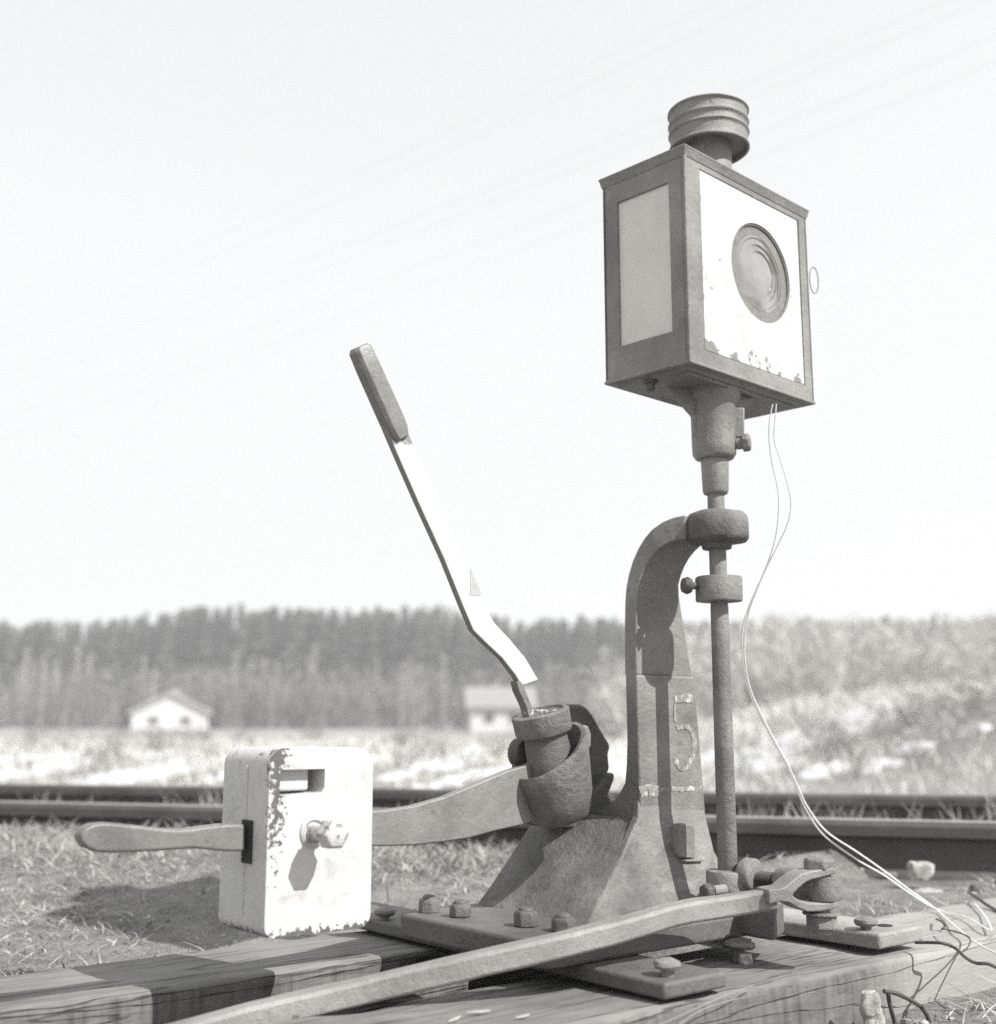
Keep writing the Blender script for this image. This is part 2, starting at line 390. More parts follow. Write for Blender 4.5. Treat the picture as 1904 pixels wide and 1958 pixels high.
# spikes and a tie plate at the near rail foot
def tie_plate(t, label):
    p = RA + RD*t; c = Vector((p[0], p[1]+.04, RAIL_TOP-.152)); d = Vector((RD[0], RD[1], 0)); n = Vector((RN[0], RN[1], 0))
    th = thing('tie_plate', label, 'tie plate', c, math.atan2(RD[1], RD[0]), 'tie plates under the near rail')
    G().prism([c-d*.07-n*.15, c+d*.07-n*.15, c+d*.07+n*.15, c-d*.07+n*.15], ZZ*.010).rough(.002, 12).obj('plate', M['rust'], th, .002)
    for s in (-.045, .045):
        q = c+d*s-n*.078+ZZ*.01
        g = G(); g.prism([q-d*.011-n*.011, q+d*.011-n*.011, q+d*.011+n*.011, q-d*.011+n*.011], ZZ*.022)
        g.prism([q-d*.016-n*.014+ZZ*.0225, q+d*.016-n*.014+ZZ*.0225, q+d*.016+n*.02+ZZ*.0225, q-d*.016+n*.02+ZZ*.0225], ZZ*.010)
        g.obj('spike_head', M['nail'], th, .002)
tie_plate(.30, 'rusty tie plate with spikes at the far left of the near rail')
tie_plate(2.36, 'rusty tie plate with spikes behind the crank of the stand')

# stones on the rail foot
def stone(c, r, name, label, cat, seed, parent=None, m=None, sq=(1, 1, .8)):
    bm = bmesh.new(); bmesh.ops.create_icosphere(bm, subdivisions=3, radius=1.0)
    g = G(); vs = []
    for v in bm.verts:
        p = v.co.copy(); k = 1+.35*nz(p, 1.1, seed)+.12*nz(p, 3, seed)
        p = Vector((max(-.8, min(.8, p.x))*sq[0], max(-.8, min(.8, p.y))*sq[1], max(-.75, min(.75, p.z))*sq[2]))*k*r
        vs.append(c+p+ZZ*r*.5)
    g.add(vs, [tuple(v.index for v in f.verts) for f in bm.faces]); bm.free()
    o = g.obj(name, m or M['stone'], parent, 0, smooth=40)
    return tag(o, label, cat) if label else o
m, nt, b = NT('pale_stone', .9); n1 = tnoise(nt, 40, 7, .7); n2 = tnoise(nt, 200, 4)
nt.links.new(ramp(nt, n1.outputs[0], [(.35, col(.25)), (.65, col(.55))]).outputs[0], b.inputs['Base Color'])
bump(nt, b, [(n1.outputs[0], .8, .006), (n2.outputs[0], .5, .002)]); M['stone'] = m
q = onY(1762, 1680, 2.60); stone(Vector((q.x, q.y, q.z)), .030, 'stone', 'pale stone resting on the near rail foot at the right', 'stone', 3, sq=(1, .8, .8))
q = onY(1765, 1712, 2.56); stone(Vector((q.x+.01, q.y, q.z-.012)), .026, 'stone', 'rough stone on the soil just below the pale stone', 'stone', 8, sq=(1.5, 1, .6))

# ------------------------------------------------------------------ big timbers and straps
def timber(a0, a1, b0, b1, z0, z1, m, label, seed):
    g = G(); rings = []; n = int((a1-a0)/.02); r = .012
    sec = []
    for cx, cz, s in ((b0+r, z1-r, 180), (b1-r, z1-r, 90)):
        pass
    def arc(cb, cz, t0, t1): return [(cb+r*math.cos(math.radians(t)), cz+r*math.sin(math.radians(t))) for t in np.linspace(t0, t1, 5)]
    sec = [(b0, z0)] + [(b0, z0+(z1-z0)*k) for k in (.35, .6, .8)] + arc(b0+r, z1-r, 180, 90)
    sec += [(b0+(b1-b0)*k, z1) for k in (.12, .25, .37, .5, .62, .75, .88)] + arc(b1-r, z1-r, 90, 0) + [(b1, z0)]
    for i in range(n+1):
        a = a0+(a1-a0)*i/n
        rr = []
        for (bb, zz) in sec:
            p = Vector((a*2.2, bb*9, zz*9)); p2 = Vector((a*14, bb*40, zz*40))
            db = (nz(p, 1, seed)*.006 + nz(p2, 1, seed)*.0016); dz = (nz(p, 1, seed+5)*.004 + nz(p2, 1, seed+7)*.0012)
            if zz > z1-.03 and (bb < b0+.03 or bb > b1-.03):
                e = max(0, nz((a*7, seed, 0), 1)); dz -= e*.007; db += (e*.006 if bb < b0+.03 else -e*.006)
            rr.append(W(a, bb+db, zz+dz))
        rings.append(rr)
    g.quadloop(rings)
    o = g.obj('timber', m, None, 0, smooth=50, base=W(a0, (b0+b1)/2, z0))
    return tag(o, label, 'timber', 'long timbers under the switch stand')
timber(-.3, 1.62, 1.43, 1.64, -.16, 0, M['timber'], 'rear weathered timber lying under the white weight', 1)
timber(-.4, 2.6, .982, 1.20, -.17, 0, M['timber_pale'], 'front weathered timber along the bottom right of the picture', 4)
# plank between the timbers, under the rod
pA_, pB_ = onb(898, 1862, 1.206), onb(560, 1938, 1.206)
g = G(); g.prism([W(pB_.dot(AA), 1.206, -.06), W(pA_.dot(AA), 1.206, -.06), pA_, pB_], BB*.03).rough(.0015, 8)
tag(g.obj('plank', M['plank'], None, .003), 'narrow worn plank on edge below the long rod', 'plank')

def strap(a0, a1, b0, b1, z0, z1, label, spikes, m='iron_low', sk=0.0):
    root = thing('strap_plate', label, 'plate', W((a0+a1)/2, (b0+b1)/2, z0), ROT, 'steel straps across the two timbers')
    g = G(); g.prism([W(a0, b0, z0), W(a1, b0, z0), W(a1+sk, b1, z0), W(a0+sk, b1, z0)], ZZ*(z1-z0)).obj('bar', M[m], root, .004, 3)
    for (x, y, hh) in spikes:
        p = onz(x, y, z1); s = G()
        s.lathe(p-ZZ*.012, (.03, .02, 1), [(.0075, 0), (.0075, hh+.012), (.014, hh+.014), (.0165, hh+.018), (.0155, hh+.022), (.008, hh+.0255), (.002, hh+.0265)], 18)
        s.rough(.0016, 70, x).obj('spike', M['nail'], root, 0)
    return root
strap(1.048, 1.155, .978, 1.72, .007, .0257, 'long steel strap with a spike at its near end under the stand', [(1275, 1866, .006), (735, 1758, .004)])
strap(1.505, 1.615, 1.002, 1.62, .007, .028, 'right steel strap with a spike by the hole', [(1655, 1778, .004)], 'strap2', -.02)
# flat dark disc painting the shade in a hole beside the right spike
p = onz(1692, 1770, .0282); g = G(); g.lathe(p, (0, 0, 1), [(.0105, 0), (.0105, .0012)], 20)
m, nt, b = NT('hole_shade_paint', .95); b.inputs['Base Color'].default_value = col(.03); M['hole'] = m  # near-black stand-in for the shade inside openings
strap2 = [o for o in COL.objects if o.name.startswith('strap_plate')][-1]
g.obj('bolt_hole_shade', M['hole'], strap2, 0)
# spike with a wood knot in front of the block
p = onz(1410, 1838, .0); root = thing('screw_spike', 'bent screw spike standing in the front timber below the rod', 'spike', p, ROT)
s = G(); s.lathe(p-ZZ*.02, (.05, .02, 1), [(.009, 0), (.009, .034), (.0185, .037), (.022, .041), (.020, .046), (.008, .049), (.002, .0495)], 20).rough(.002, 60)
s.obj('spike', M['nail'], root, 0)
stone(onz(1425, 1842, .0), .011, 'clod', 'small crumbling wood chip beside the screw spike', 'chip', 5, m=M['stone'])

# ------------------------------------------------------------------ switch stand
st = thing('switch_stand', 'cast iron switch stand with curved neck and a chalked numeral', 'switch stand', W(1.25, 1.3, .035), ROT)
ZB = .057
g = G(); pts = []
def rrect(a0, a1, b0, b1, r, n=5):
    out = []
    for ca, cb, t in ((a1-r, b0+r, -90), (a1-r, b1-r, 0), (a0+r, b1-r, 90), (a0+r, b0+r, 180)):
        for k in range(n+1):
            q = math.radians(t+90*k/n); out.append((ca+r*math.cos(q), cb+r*math.sin(q)))
    return out
g.prism([W(a, b_, .0262) for a, b_ in rrect(.990, 1.41, 1.112, 1.425, .022)], ZZ*(ZB-.0262)).obj('base_plate', M['iron_low'], st, .005, 3)
# bolts on the base plate
for (x, y, r, h) in ((820, 1744, .0150, .018), (880, 1753, .0150, .017), (1006, 1771, .0160, .019), (1078, 1781, .0165, .017)):
    p = onz(x, y, ZB)
    o = G().hexa(p, ZZ, r, h, rot=.12+(x%7)*.05, n=6).lathe(p+ZZ*h, ZZ, [(r*.62, -.001), (r*.62, .003), (r*.45, .0055), (.001, .006)], 14).rough(.0012, 80, x).obj('bolt', M['iron_low'], st, .0018)
# hood
g = G()
low = [(1.125, 1.184), (1.412, 1.184), (1.412, 1.417), (1.125, 1.417)]
top = [(1.262, 1.219), (1.392, 1.219), (1.392, 1.395), (1.225, 1.395)]
rings = []
for k in range(9):
    t = k/8; z = ZB-.002+(.182-ZB+.002)*t; tt = t**.92
    ring = []
    for i in range(4):
        j = (i+1) % 4
        for q in range(8):
            s_ = q/8
            P0 = (low[i][0]+(low[j][0]-low[i][0])*s_, low[i][1]+(low[j][1]-low[i][1])*s_)
            P1 = (top[i][0]+(top[j][0]-top[i][0])*s_, top[i][1]+(top[j][1]-top[i][1])*s_)
            ring.append(W(P0[0]+(P1[0]-P0[0])*tt, P0[1]+(P1[1]-P0[1])*tt, z))
    rings.append(ring)
g.quadloop(rings).rough(.0022, 25, 3).obj('pedestal', M['iron_rough'], st, .004, 3, 40)
# column: lower solid part, traced profile in the b-z plane swept along a
zc = zat(1293, 1.78)
prof = [(1.216, .13), (1.217, zc), (1.224, zc+.002), (1.241, zc+.004), (1.241, .29), (1.242, .255), (1.246, .23), (1.262, .208), (1.29, .192), (1.33, .180), (1.398, .168), (1.398, .13)]
rings = []
def colrt(z):   # right edge of the column at a height
    return np.interp(z, [.04, .12, .15, .23, .30, .38], [1.412, 1.408, 1.396, 1.386, 1.386, 1.386])
NA = 10
for k in range(NA+1):
    rings.append([W(1.262+(colrt(z)-1.262)*k/NA, b_, z) for b_, z in prof])
g = G(); g.quadloop(rings)
g.rough(.0012, 30, 5).obj('column', M['iron'], st, .0025, 2, 40)
# wide lower front web below the column, to the base
g = G(); g.prism([W(1.263, 1.2195, .21), W(1.256, 1.2140, .185), W(1.236, 1.2125, .158), W(1.193, 1.2020, .11), W(1.158, 1.192, .072), W(1.142, 1.186, ZB-.001), W(1.418, 1.186, ZB-.001), W(1.418, 1.197, .10), W(1.404, 1.205, .13), W(1.394, 1.2195, .21)], BB*.012)
g.obj('front_web', M['iron'], st, .002)
# gooseneck: back (outer) and front (inner) curves in b-z, swept along a with its own width
SX, SY = .317, 1.72
SA = AA.x*SX+AA.y*SY; SB = BB.x*SX+BB.y*SY
ztop0, ztop1 = zat(1037, 1.72), zat(975, 1.72)
out = []; inn = []
for k in range(15):
    t = k/14
    if t < .35:
        s_ = t/.35; z = zc+.0 + (ztop0-.085-zc)*s_; out.append((1.242, z)); inn.append((1.2215, z))
    else:
        s_ = (t-.35)/.65; q = s_*math.pi/2
        z0 = ztop0-.085
        out.append((1.242-(1.242-SB-.02)*(1-math.cos(q)), z0+(ztop1-.010-z0)*math.sin(q)))
        inn.append((1.2215-(1.2215-SB-.02)*(1-math.cos(q)), z0+(ztop0+.006-z0)*math.sin(q)))
g = G(); rings = []
for k in range(15):
    t = k/14; al = 1.2635+ .020*t*t; ar = 1.386-.030*min(1, t/.5)
    if t > .8: al += (t-.8)*.05
    (bo, zo), (bi, zi) = out[k], inn[k]
    rings.append([W(al, bi, zi), W(ar, bi, zi), W(ar, bo, zo), W(al, bo, zo)])
g.quadloop(rings).obj('gooseneck', M['iron'], st, .003, 2, 40)
# raised lips along both sides of the gooseneck pocket
for side in (0,):
    g = G(); rings = []
    for k in range(15):
        t = k/14
        if side == 0: a0_ = 1.2625+.020*t*t + (max(0, t-.8)*.05); a1_ = a0_+.004; pr = .003
        else: a0_ = 1.352+.010*t; a1_ = a0_ + .034*(1-t)**.8+.006; pr = .013*(1-.3*t)
        (bo, zo), (bi, zi) = out[k], inn[k]
        d_ = Vector((bi-bo, zi-zo)).normalized()
        rings.append([W(a0_, bi+d_.x*pr, zi+d_.y*pr), W(a1_, bi+d_.x*pr, zi+d_.y*pr), W(a1_, bo, zo), W(a0_, bo, zo)])
    g.quadloop(rings).obj('rib', M['iron'], st, .002, 2, 40)
# stop tab on the column
tp = [onb(x, y, 1.213) for x, y in ((1284, 1638), (1312, 1640), (1310, 1580), (1304, 1575), (1290, 1573), (1282, 1582), (1281, 1630))]
G().prism(tp, BB*-.018).obj('stop_tab', M['iron'], st, .002)
tp = [onb(x, y, 1.213) for x, y in ((1290, 1641), (1330, 1642), (1328, 1645), (1290, 1646))]
G().prism(tp, BB*-.016).obj('ledge', M['iron'], st, .0006)
# numeral 5 and a stroke of white paint on the column
def stroke(pts, wpx, b_=1.2157, name='painted_numeral', jig=3.5):
    L = []; R = []
    n = 40; P = [Vector((*p, 0)) for p in pts]; seg = [(P[i+1]-P[i]).length for i in range(len(P)-1)]; tot = sum(seg)
    for k in range(n+1):
        s_ = tot*k/n; i = 0
        while i < len(seg)-1 and s_ > seg[i]: s_ -= seg[i]; i += 1
        p = P[i]+(P[i+1]-P[i])*min(1, s_/seg[i]); d = (P[i+1]-P[i]).normalized(); nn = Vector((-d.y, d.x, 0))
        wl_ = wpx*(.5+.25*nz((k*.45, wpx, pts[0][0]), 1)); wr_ = wpx*(.5+.25*nz((k*.45, wpx+7, pts[0][1]), 1))
        L.append(onb(*(p+nn*wl_)[:2], b_)); R.append(onb(*(p-nn*wr_)[:2], b_))
    g = G(); f = [(i, i+1, n+2+i, n+1+i) for i in range(n)]
    g.add(L+R, f); return g
g = G()
for pts, w_ in (((( 1290, 1337), (1308, 1334), (1325, 1336)), 16), (((1292, 1340), (1290, 1362), (1291, 1380)), 4), (((1294, 1392), (1308, 1388), (1320, 1391)), 10),
                (((1320, 1392), (1327, 1410), (1328, 1432), (1322, 1452), (1312, 1468), (1302, 1471), (1295, 1462), (1291, 1448)), 8)):
    s_ = stroke(pts, w_); g.add(s_.v, s_.f)
g.obj('painted_numeral', M['white_post_paint'], st, 0, smooth=0)
s_ = stroke(((1224, 1515), (1240, 1510), (1258, 1512), (1262, 1512)), 22); s2 = stroke(((1258, 1512), (1280, 1508), (1300, 1509), (1342, 1506)), 9)
s_.add(s2.v, s2.f); s_.obj('paint_stroke', M['white_post_paint'], st, 0, smooth=0)
# vertical bearing collar at the top of the gooseneck
AX = Vector((SX, SY, 0))
def zs(y): return zat(y, SY)
dcam = lambda y: (SY*math.cos(PITCH)+(zs(y)-EYE)*math.sin(PITCH))
def rp(px, y): return px*dcam(y)/FPX
z0, z1 = zs(1034), zs(978); R_ = rp(60, 1005)
G().lathe(AX+ZZ*z0, ZZ, [(R_*.45, -.012), (R_*.5, -.004), (R_*.93, -.002), (R_*1.0, .003), (R_*1.0, (z1-z0)*.55), (R_*.97, (z1-z0)*.8), (R_*.85, z1-z0-.003), (R_*.6, z1-z0), (.014, z1-z0+.001)], 40).rough(.0022, 30, 2).obj('bearing_collar', M['iron_rough'], st, 0, smooth=50)
# spindle
def seg(y0, y1, px0, px1): return [(rp(px0, y0), zs(y0)), (rp(px1, y1), zs(y1))]
prof = seg(1672, 1160, 19, 17) + seg(1158, 880, 16.5, 16)
sp = G().lathe(AX, ZZ, [(.003, prof[0][1]-.012)]+prof, 28).obj('spindle', M['iron'], st, 0, smooth=50)
zA, zB_ = zs(1150), zs(1104); R_ = rp(45, 1125)
sc_ = G().lathe(AX+ZZ*zA, ZZ, [(.012, 0), (R_*.97, 0), (R_, .002), (R_*.98, zB_-zA-.002), (R_*.95, zB_-zA), (.012, zB_-zA)], 32).rough(.0012, 30, 6).obj('set_collar', M['iron'], st, 0, smooth=50)
p = Vector((SX, SY, (zA+zB_)/2+.004)); dl = Vector((-.96, -.28, 0)).normalized()
G().lathe(p+dl*R_*.9, dl, [(.0052, 0), (.0052, .013), (.0105, .014), (.0125, .019), (.0105, .025), (.003, .027)], 18).obj('set_screw', M['iron_dark'], sc_, 0)
# crank hub at the spindle foot
z0, z1 = zs(1712), zs(1664); R_ = rp(42, 1690)
hb = G().lathe(AX+ZZ*z0, ZZ, [(R_*.8, -.004), (R_, .003), (R_, z1-z0-.003), (R_*.93, z1-z0), (.012, z1-z0+.001)], 36).rough(.0015, 25, 4).obj('crank_hub', M['iron'], st, 0, smooth=50)
p = onY(1358, 1705, 1.655); G().hexa(p, Vector((-.85, -.5, 0)), .0115, .012, n=6).obj('clamp_bolt', M['iron_dark'], hb, .001)
p = onY(1363, 1703, 1.66); G().lathe(p, Vector((.85, .5, 0)), [(.0065, 0), (.0075, .02)], 14).obj('bolt_shank', M['iron'], hb, 0)
# clamp boss, threaded end and crank arm to the fork
FB = Vector((onY(1568, 1700, 1.62).x, 1.62, 0))
zr = zs(1668)
e = (FB-AX).normalized(); ey = Vector((-e.y, e.x, 0))
p0 = onY(1441, 1672, 1.70)
G().lathe(p0-e*.016, e, [(.012, -.004), (.020, .0), (.0215, .003), (.0215, .017), (.0195, .019), (.006, .0195)], 30).rough(.0008, 40).obj('clamp_boss', M['iron'], hb, 0, smooth=50)
q0 = onY(1452, 1683, 1.70); q1 = onY(1500, 1688, 1.675)
g = G(); pr = []
for k in range(26): pr += [(.0125, k*.0013), (.0108, k*.0013+.0007)]
g.lathe(q0, (q1-q0), pr, 22).obj('threaded_rod', M['iron_dark'], st, 0, smooth=20)
q1 = onY(1478, 1688, 1.69); q2 = Vector((FB.x, FB.y, zat(1690, 1.62)))
g = G(); rings = []
for t, hh, ww in ((0, .006, .008), (.12, .019, .013), (.35, .022, .015), (.75, .020, .016), (1.0, .020, .016)):
    c_ = q1.lerp(q2, t); e2 = (q2-q1).normalized(); n2_ = Vector((-e2.y, e2.x, 0)).normalized()
    rings.append([c_+n2_*math.cos(x)*ww+ZZ*math.sin(x)*hh for x in np.linspace(0, 2*math.pi, 17)[:-1]])
g.quadloop(rings).obj('crank_arm', M['iron'], st, .002, 2, 50)
zf0, zf1 = zat(1722, 1.62), zat(1672, 1.62)
G().lathe(FB+Vector((.007, .004, zf0)), ZZ, [(.010, 0), (.0215, .0005), (.0228, .003), (.0222, (zf1-zf0)*.5), (.0215, zf1-zf0-.002), (.01, zf1-zf0)], 28).rough(.0014, 60, 9).obj('crank_eye', M['iron'], st, 0, smooth=45)
# heel block of the base, right
g = G(); pA = [W(1.345, 1.056, .028), W(1.398, 1.078, .030), W(1.398, 1.2, .030), W(1.345, 1.2, .030)]
g.prism(pA, ZZ*.046).obj('heel_block', M['iron_low'], st, .006, 4)

# pivot block behind the hub (dark) and its lower jaw
bk = [onb(x, y, 1.33) for x, y in ((1078, 1352), (1095, 1346), (1112, 1347), (1124, 1353), (1134, 1366), (1150, 1394), (1168, 1424), (1167, 1433), (1164, 1440), (1168, 1470), (1158, 1492), (1176, 1560), (1060, 1580), (1040, 1540), (1050, 1420))]
G().lathe(onb(1003, 1440, 1.33), BB, [(.006, -.012), (.021, -.008), (.024, .0), (.022, .012)], 20).obj('pivot_boss', M['iron_dark'], st, 0)
G().prism(bk, BB*.035).rough(.0015, 25).obj('pivot_block', M['iron_low'], st, .009, 4)
lo = [onb(x, y, 1.315) for x, y in ((1046, 1566), (1080, 1545), (1120, 1522), (1150, 1500), (1163, 1480), (1175, 1476), (1176, 1488), (1164, 1520), (1178, 1548), (1160, 1584), (1050, 1582))]
G().prism(lo, BB*.05).rough(.002, 25, 3).obj('pivot_jaw', M['iron_low'], st, .008, 4)

# ------------------------------------------------------------------ weighted lever bar, hub, throw lever
BL = 1.292
lv = thing('weight_lever', 'flat curved iron lever arm from the hub through the white weight to a rounded handle', 'lever', W(1.2, 1.3, .06), ROT)
barpts = [(690, 1552), (740, 1549), (790, 1541), (850, 1524), (910, 1499), (970, 1474), (1010, 1462), (1060, 1440),
          (1060, 1540), (1044, 1558), (1000, 1577), (950, 1588), (900, 1602), (850, 1610), (790, 1616), (740, 1618), (690, 1618)]
G().prism([onb(x, y, BL) for x, y in barpts], BB*.014).obj('lever_arm', M['bar'], lv, .002, 2)
hp = [(470, 1575), (430, 1576), (395, 1580), (370, 1584), (345, 1586), (310, 1584), (275, 1580), (240, 1576), (205, 1573), (180, 1575), (163, 1583), (154, 1597), (156, 1610), (166, 1621), (185, 1629),
      (215, 1631), (250, 1630), (300, 1627), (345, 1624), (370, 1622), (400, 1625), (430, 1628), (470, 1628)]
G().prism([onb(x, y, BL) for x, y in hp], BB*.021).obj('handle', M['handle'], lv, .0078, 5, 50)
# hub: tilted socket of three stepped rings, leaning with the lever
HB = 1.275
hx = lambda x, y, b_=1.285: onb(x, y, b_)
ax0, ax1 = hx(1074, 1560), hx(1033, 1363); axd = (ax1-ax0).normalized(); LH = (ax1-ax0).length
hub = G(); hc = []; axp = (AA-axd*AA.dot(axd)).normalized(); axq = axd.cross(axp)
def ringr(r, h, tilt, n=44):
    return [ax0+axd*(h+tilt*math.cos(2*math.pi*j/n)) + (axp*math.cos(2*math.pi*j/n)+axq*math.sin(2*math.pi*j/n))*r for j in range(n)]
hub.quadloop([ringr(r, h-.006, t) for r, h, t in ((.022, -.004, 0), (.038, .003, .001), (.050, .034, .006), (.056, .068, .014), (.0580, .094, .024), (.0565, .1005, .025), (.0500, .0995, .025), (.043, .065, .016))]).rough(.0016, 25, 6)
hub_o = hub.obj('socket_bell', M['hub'], lv, 0, smooth=45)
G().lathe(ax0, axd, [(.034, .050), (.033, .080), (.0315, .100), (.0300, .118), (.031, .1255)], 40).obj('socket_neck', M['iron_low'], lv, 0, smooth=45)
cup = G(); h1 = LH+.002
cup.lathe(ax0, axd, [(.030, .1175), (.0385, .119), (.0405, .123), (.0415, h1-.002), (.0385, h1), (.034, h1+.0005), (.032, h1-.003), (.01, h1-.004)], 40).rough(.001, 30, 8)
cup.obj('socket_cup', M['hub'], lv, 0, smooth=40)
pg = ax1+AA*.010-BB*.008+axd*-.001
G().prism([pg+AA*x+BB*y for x, y in ((-.012, -.006), (.010, -.008), (.004, .004), (0, .013), (-.004, .003))], axd*.0016).obj('cup_hole_shade', M['hole'], lv, 0, smooth=0)  # flat dark patch painting the shade of an opening in the cup
for k_ in range(5):
    stone(ax1+AA*(.022*math.cos(k_*1.4)+.004)+BB*(.016*math.sin(k_*1.4))-ZZ*.004, .0075, 'dirt', None, None, 60+k_, lv, M['stone'])
G().prism([hx(x, y, 1.292) for x, y in ((1096, 1400), (1104, 1386), (1114, 1387), (1120, 1402), (1120, 1425), (1112, 1440))], BB*-.012).obj('lug', M['iron'], lv, .003)

tl = thing('throw_lever', 'tall cranked throw lever, white painted below a dark squared grip', 'lever', ax1, ROT)
LB = 1.284
def leverstrip(L, R, name, m, d, bev, parent=tl):
    return G().prism([onb(x, y, LB) for x, y in L+R[::-1]], BB*d).obj(name, m, parent, bev, 3, 40)
gripL = [(686, 665), (677, 672), (679, 685), (752, 832)]
# octagonal grip
gr = G()
c0, c1 = onb(690, 664, LB), onb(761, 822, LB); dd = (c1-c0).normalized(); sdv = BB.cross(dd).normalized()
rings = []
for t, s_ in ((-.002, .75), (.003, .95), (.03, 1.0), ((c1-c0).length*.9, 1.02), ((c1-c0).length, .98), ((c1-c0).length+.012, .80)):
    hw, hd = .0155*s_, .0125*s_; ch = .005
    rings.append([c0+dd*t+BB*.004 + sdv*x + BB*y for x, y in ((-hw+ch, -hd), (hw-ch, -hd), (hw, -hd+ch), (hw, hd-ch), (hw-ch, hd), (-hw+ch, hd), (-hw, hd-ch), (-hw, -hd+ch))])
gr.quadloop(rings).obj('grip', M['grip'], tl, .001, 2, 30)
whL = [(736, 812), (747, 838), (765, 880), (800, 960), (850, 1070), (886, 1160), (905, 1205), (930, 1230), (960, 1258), (985, 1290), (998, 1312)]
whR = [(764, 786), (770, 800), (800, 872), (822, 915), (862, 1010), (895, 1092), (923, 1150), (945, 1190), (975, 1222), (1005, 1258), (1030, 1300)]
def lever_mask(nt):
    return None
m, nt, b = NT('lever_paint', .5)
n1 = tnoise(nt, 60, 7, .65); n2 = tnoise(nt, 200, 4); tc = nt.nodes.new('ShaderNodeTexCoord'); sx = nt.nodes.new('ShaderNodeSeparateXYZ'); gm = nt.nodes.new('ShaderNodeNewGeometry')
vt = nt.nodes.new('ShaderNodeVectorTransform'); vt.vector_type = 'NORMAL'; vt.convert_from = 'WORLD'; vt.convert_to = 'OBJECT'
nt.links.new(gm.outputs['Normal'], vt.inputs[0]); sn = nt.nodes.new('ShaderNodeSeparateXYZ'); nt.links.new(vt.outputs[0], sn.inputs[0])
nt.links.new(tc.outputs['Object'], sx.inputs[0])
face = mathn(nt, 'GREATER_THAN', mathn(nt, 'ABSOLUTE', sn.outputs['Y']), .55)       # broad faces white, narrow edges dark grey
ztopL = onb(760, 808, LB).z - ax1.z
end = ramp(nt, mathn(nt, 'ADD', mathn(nt, 'MULTIPLY', mathn(nt, 'SUBTRACT', ztopL-.030, sx.outputs['Z']), 22), n1.outputs[0]), [(.42, 0.0), (.50, 1.0)]).outputs[0]
chips = ramp(nt, n1.outputs[0], [(.27, 0.0), (.30, 1.0)]).outputs[0]
k = mathn(nt, 'MULTIPLY', mathn(nt, 'MULTIPLY', face, end), chips)
nt.links.new(mix(nt, k, col(.2), mix(nt, .7, col(.60, .2), ramp(nt, n1.outputs[0], [(.33, .80), (.45, 1.02)]).outputs[0], 'MULTIPLY')), b.inputs['Base Color']); bump(nt, b, [(k, .5, .001), (n2.outputs[0], .3, .001)])
M['lever_paint'] = m
leverstrip(whL, whR, 'shaft', M['lever_paint'], .0125, .0022)
leverstrip([(988, 1302), (992, 1320), (1006, 1350), (1014, 1380)], [(1002, 1302), (1004, 1318), (1016, 1348), (1024, 1380)], 'tang', M['iron'], .015, .001)

m, nt, b = NT('grey_patch', .6); n1 = tnoise(nt, 300, 4); nt.links.new(ramp(nt, n1.outputs[0], [(.35, col(.34, 0)), (.65, col(.42, 0))]).outputs[0], b.inputs['Base Color']); M['worn'] = m
G().prism([onb(x, y, LB-.0001) for x, y in ((899, 1086), (921, 1138), (898, 1138))], BB*-.0006).obj('grey_triangle', M['worn'], tl, 0, smooth=0)  # thin grey triangle laid on the shaft face
# ------------------------------------------------------------------ counterweight
B0 = 1.254
c_bl, c_br = onb(505, 1785, B0), onb(714, 1760, B0); z_bot = .074
a_l = c_bl.dot(AA); a_r = onb(711, 1600, B0).dot(AA); z_top = onb(600, 1430, B0).z
wt = thing('counterweight', 'white painted iron counterweight block with chipped edges and a hand hole', 'weight', W(a_l, B0, z_bot), ROT)
WID, HEI, DEP = a_r-a_l, z_top-z_bot, .112
def wedge_mask(nt):
    tc = nt.nodes.new('ShaderNodeTexCoord'); s = nt.nodes.new('ShaderNodeSeparateXYZ'); nt.links.new(tc.outputs['Object'], s.inputs[0])
    # close to the left front vertical edge (x=0,y=0) upper half, and the bottom rim
    dx = mathn(nt, 'ABSOLUTE', mathn(nt, 'SUBTRACT', s.outputs['X'], .010)); dy = mathn(nt, 'ABSOLUTE', s.outputs['Y'])
    d = mathn(nt, 'ADD', mathn(nt, 'MULTIPLY', dx, 9.0), mathn(nt, 'MULTIPLY', dy, 9.0))
    e1 = mathn(nt, 'MULTIPLY', mathn(nt, 'SUBTRACT', .22, d, True), mathn(nt, 'MULTIPLY', mathn(nt, 'SUBTRACT', s.outputs['Z'], .02, True), 9.0, True))
    e1 = mathn(nt, 'MULTIPLY', e1, 1.15)
    e2 = mathn(nt, 'MULTIPLY', mathn(nt, 'SUBTRACT', .014, s.outputs['Z'], True), 20.0)
    e3 = mathn(nt, 'MULTIPLY', mathn(nt, 'MULTIPLY', mathn(nt, 'SUBTRACT', s.outputs['Z'], HEI-.05, True), mathn(nt, 'SUBTRACT', .04, s.outputs['X'], True)), 45.0)
    return mathn(nt, 'ADD', mathn(nt, 'ADD', e1, e2), e3)
M['weight_paint'] = paint('weight_paint', .295, .325, .53, .10, wedge_mask, 130)
M['screw_paint'] = paint('screw_paint', .38, .46, .50, .17, None, 90)
def wp(x, z, y=0): return W(a_l+x, B0+y, z_bot+z)
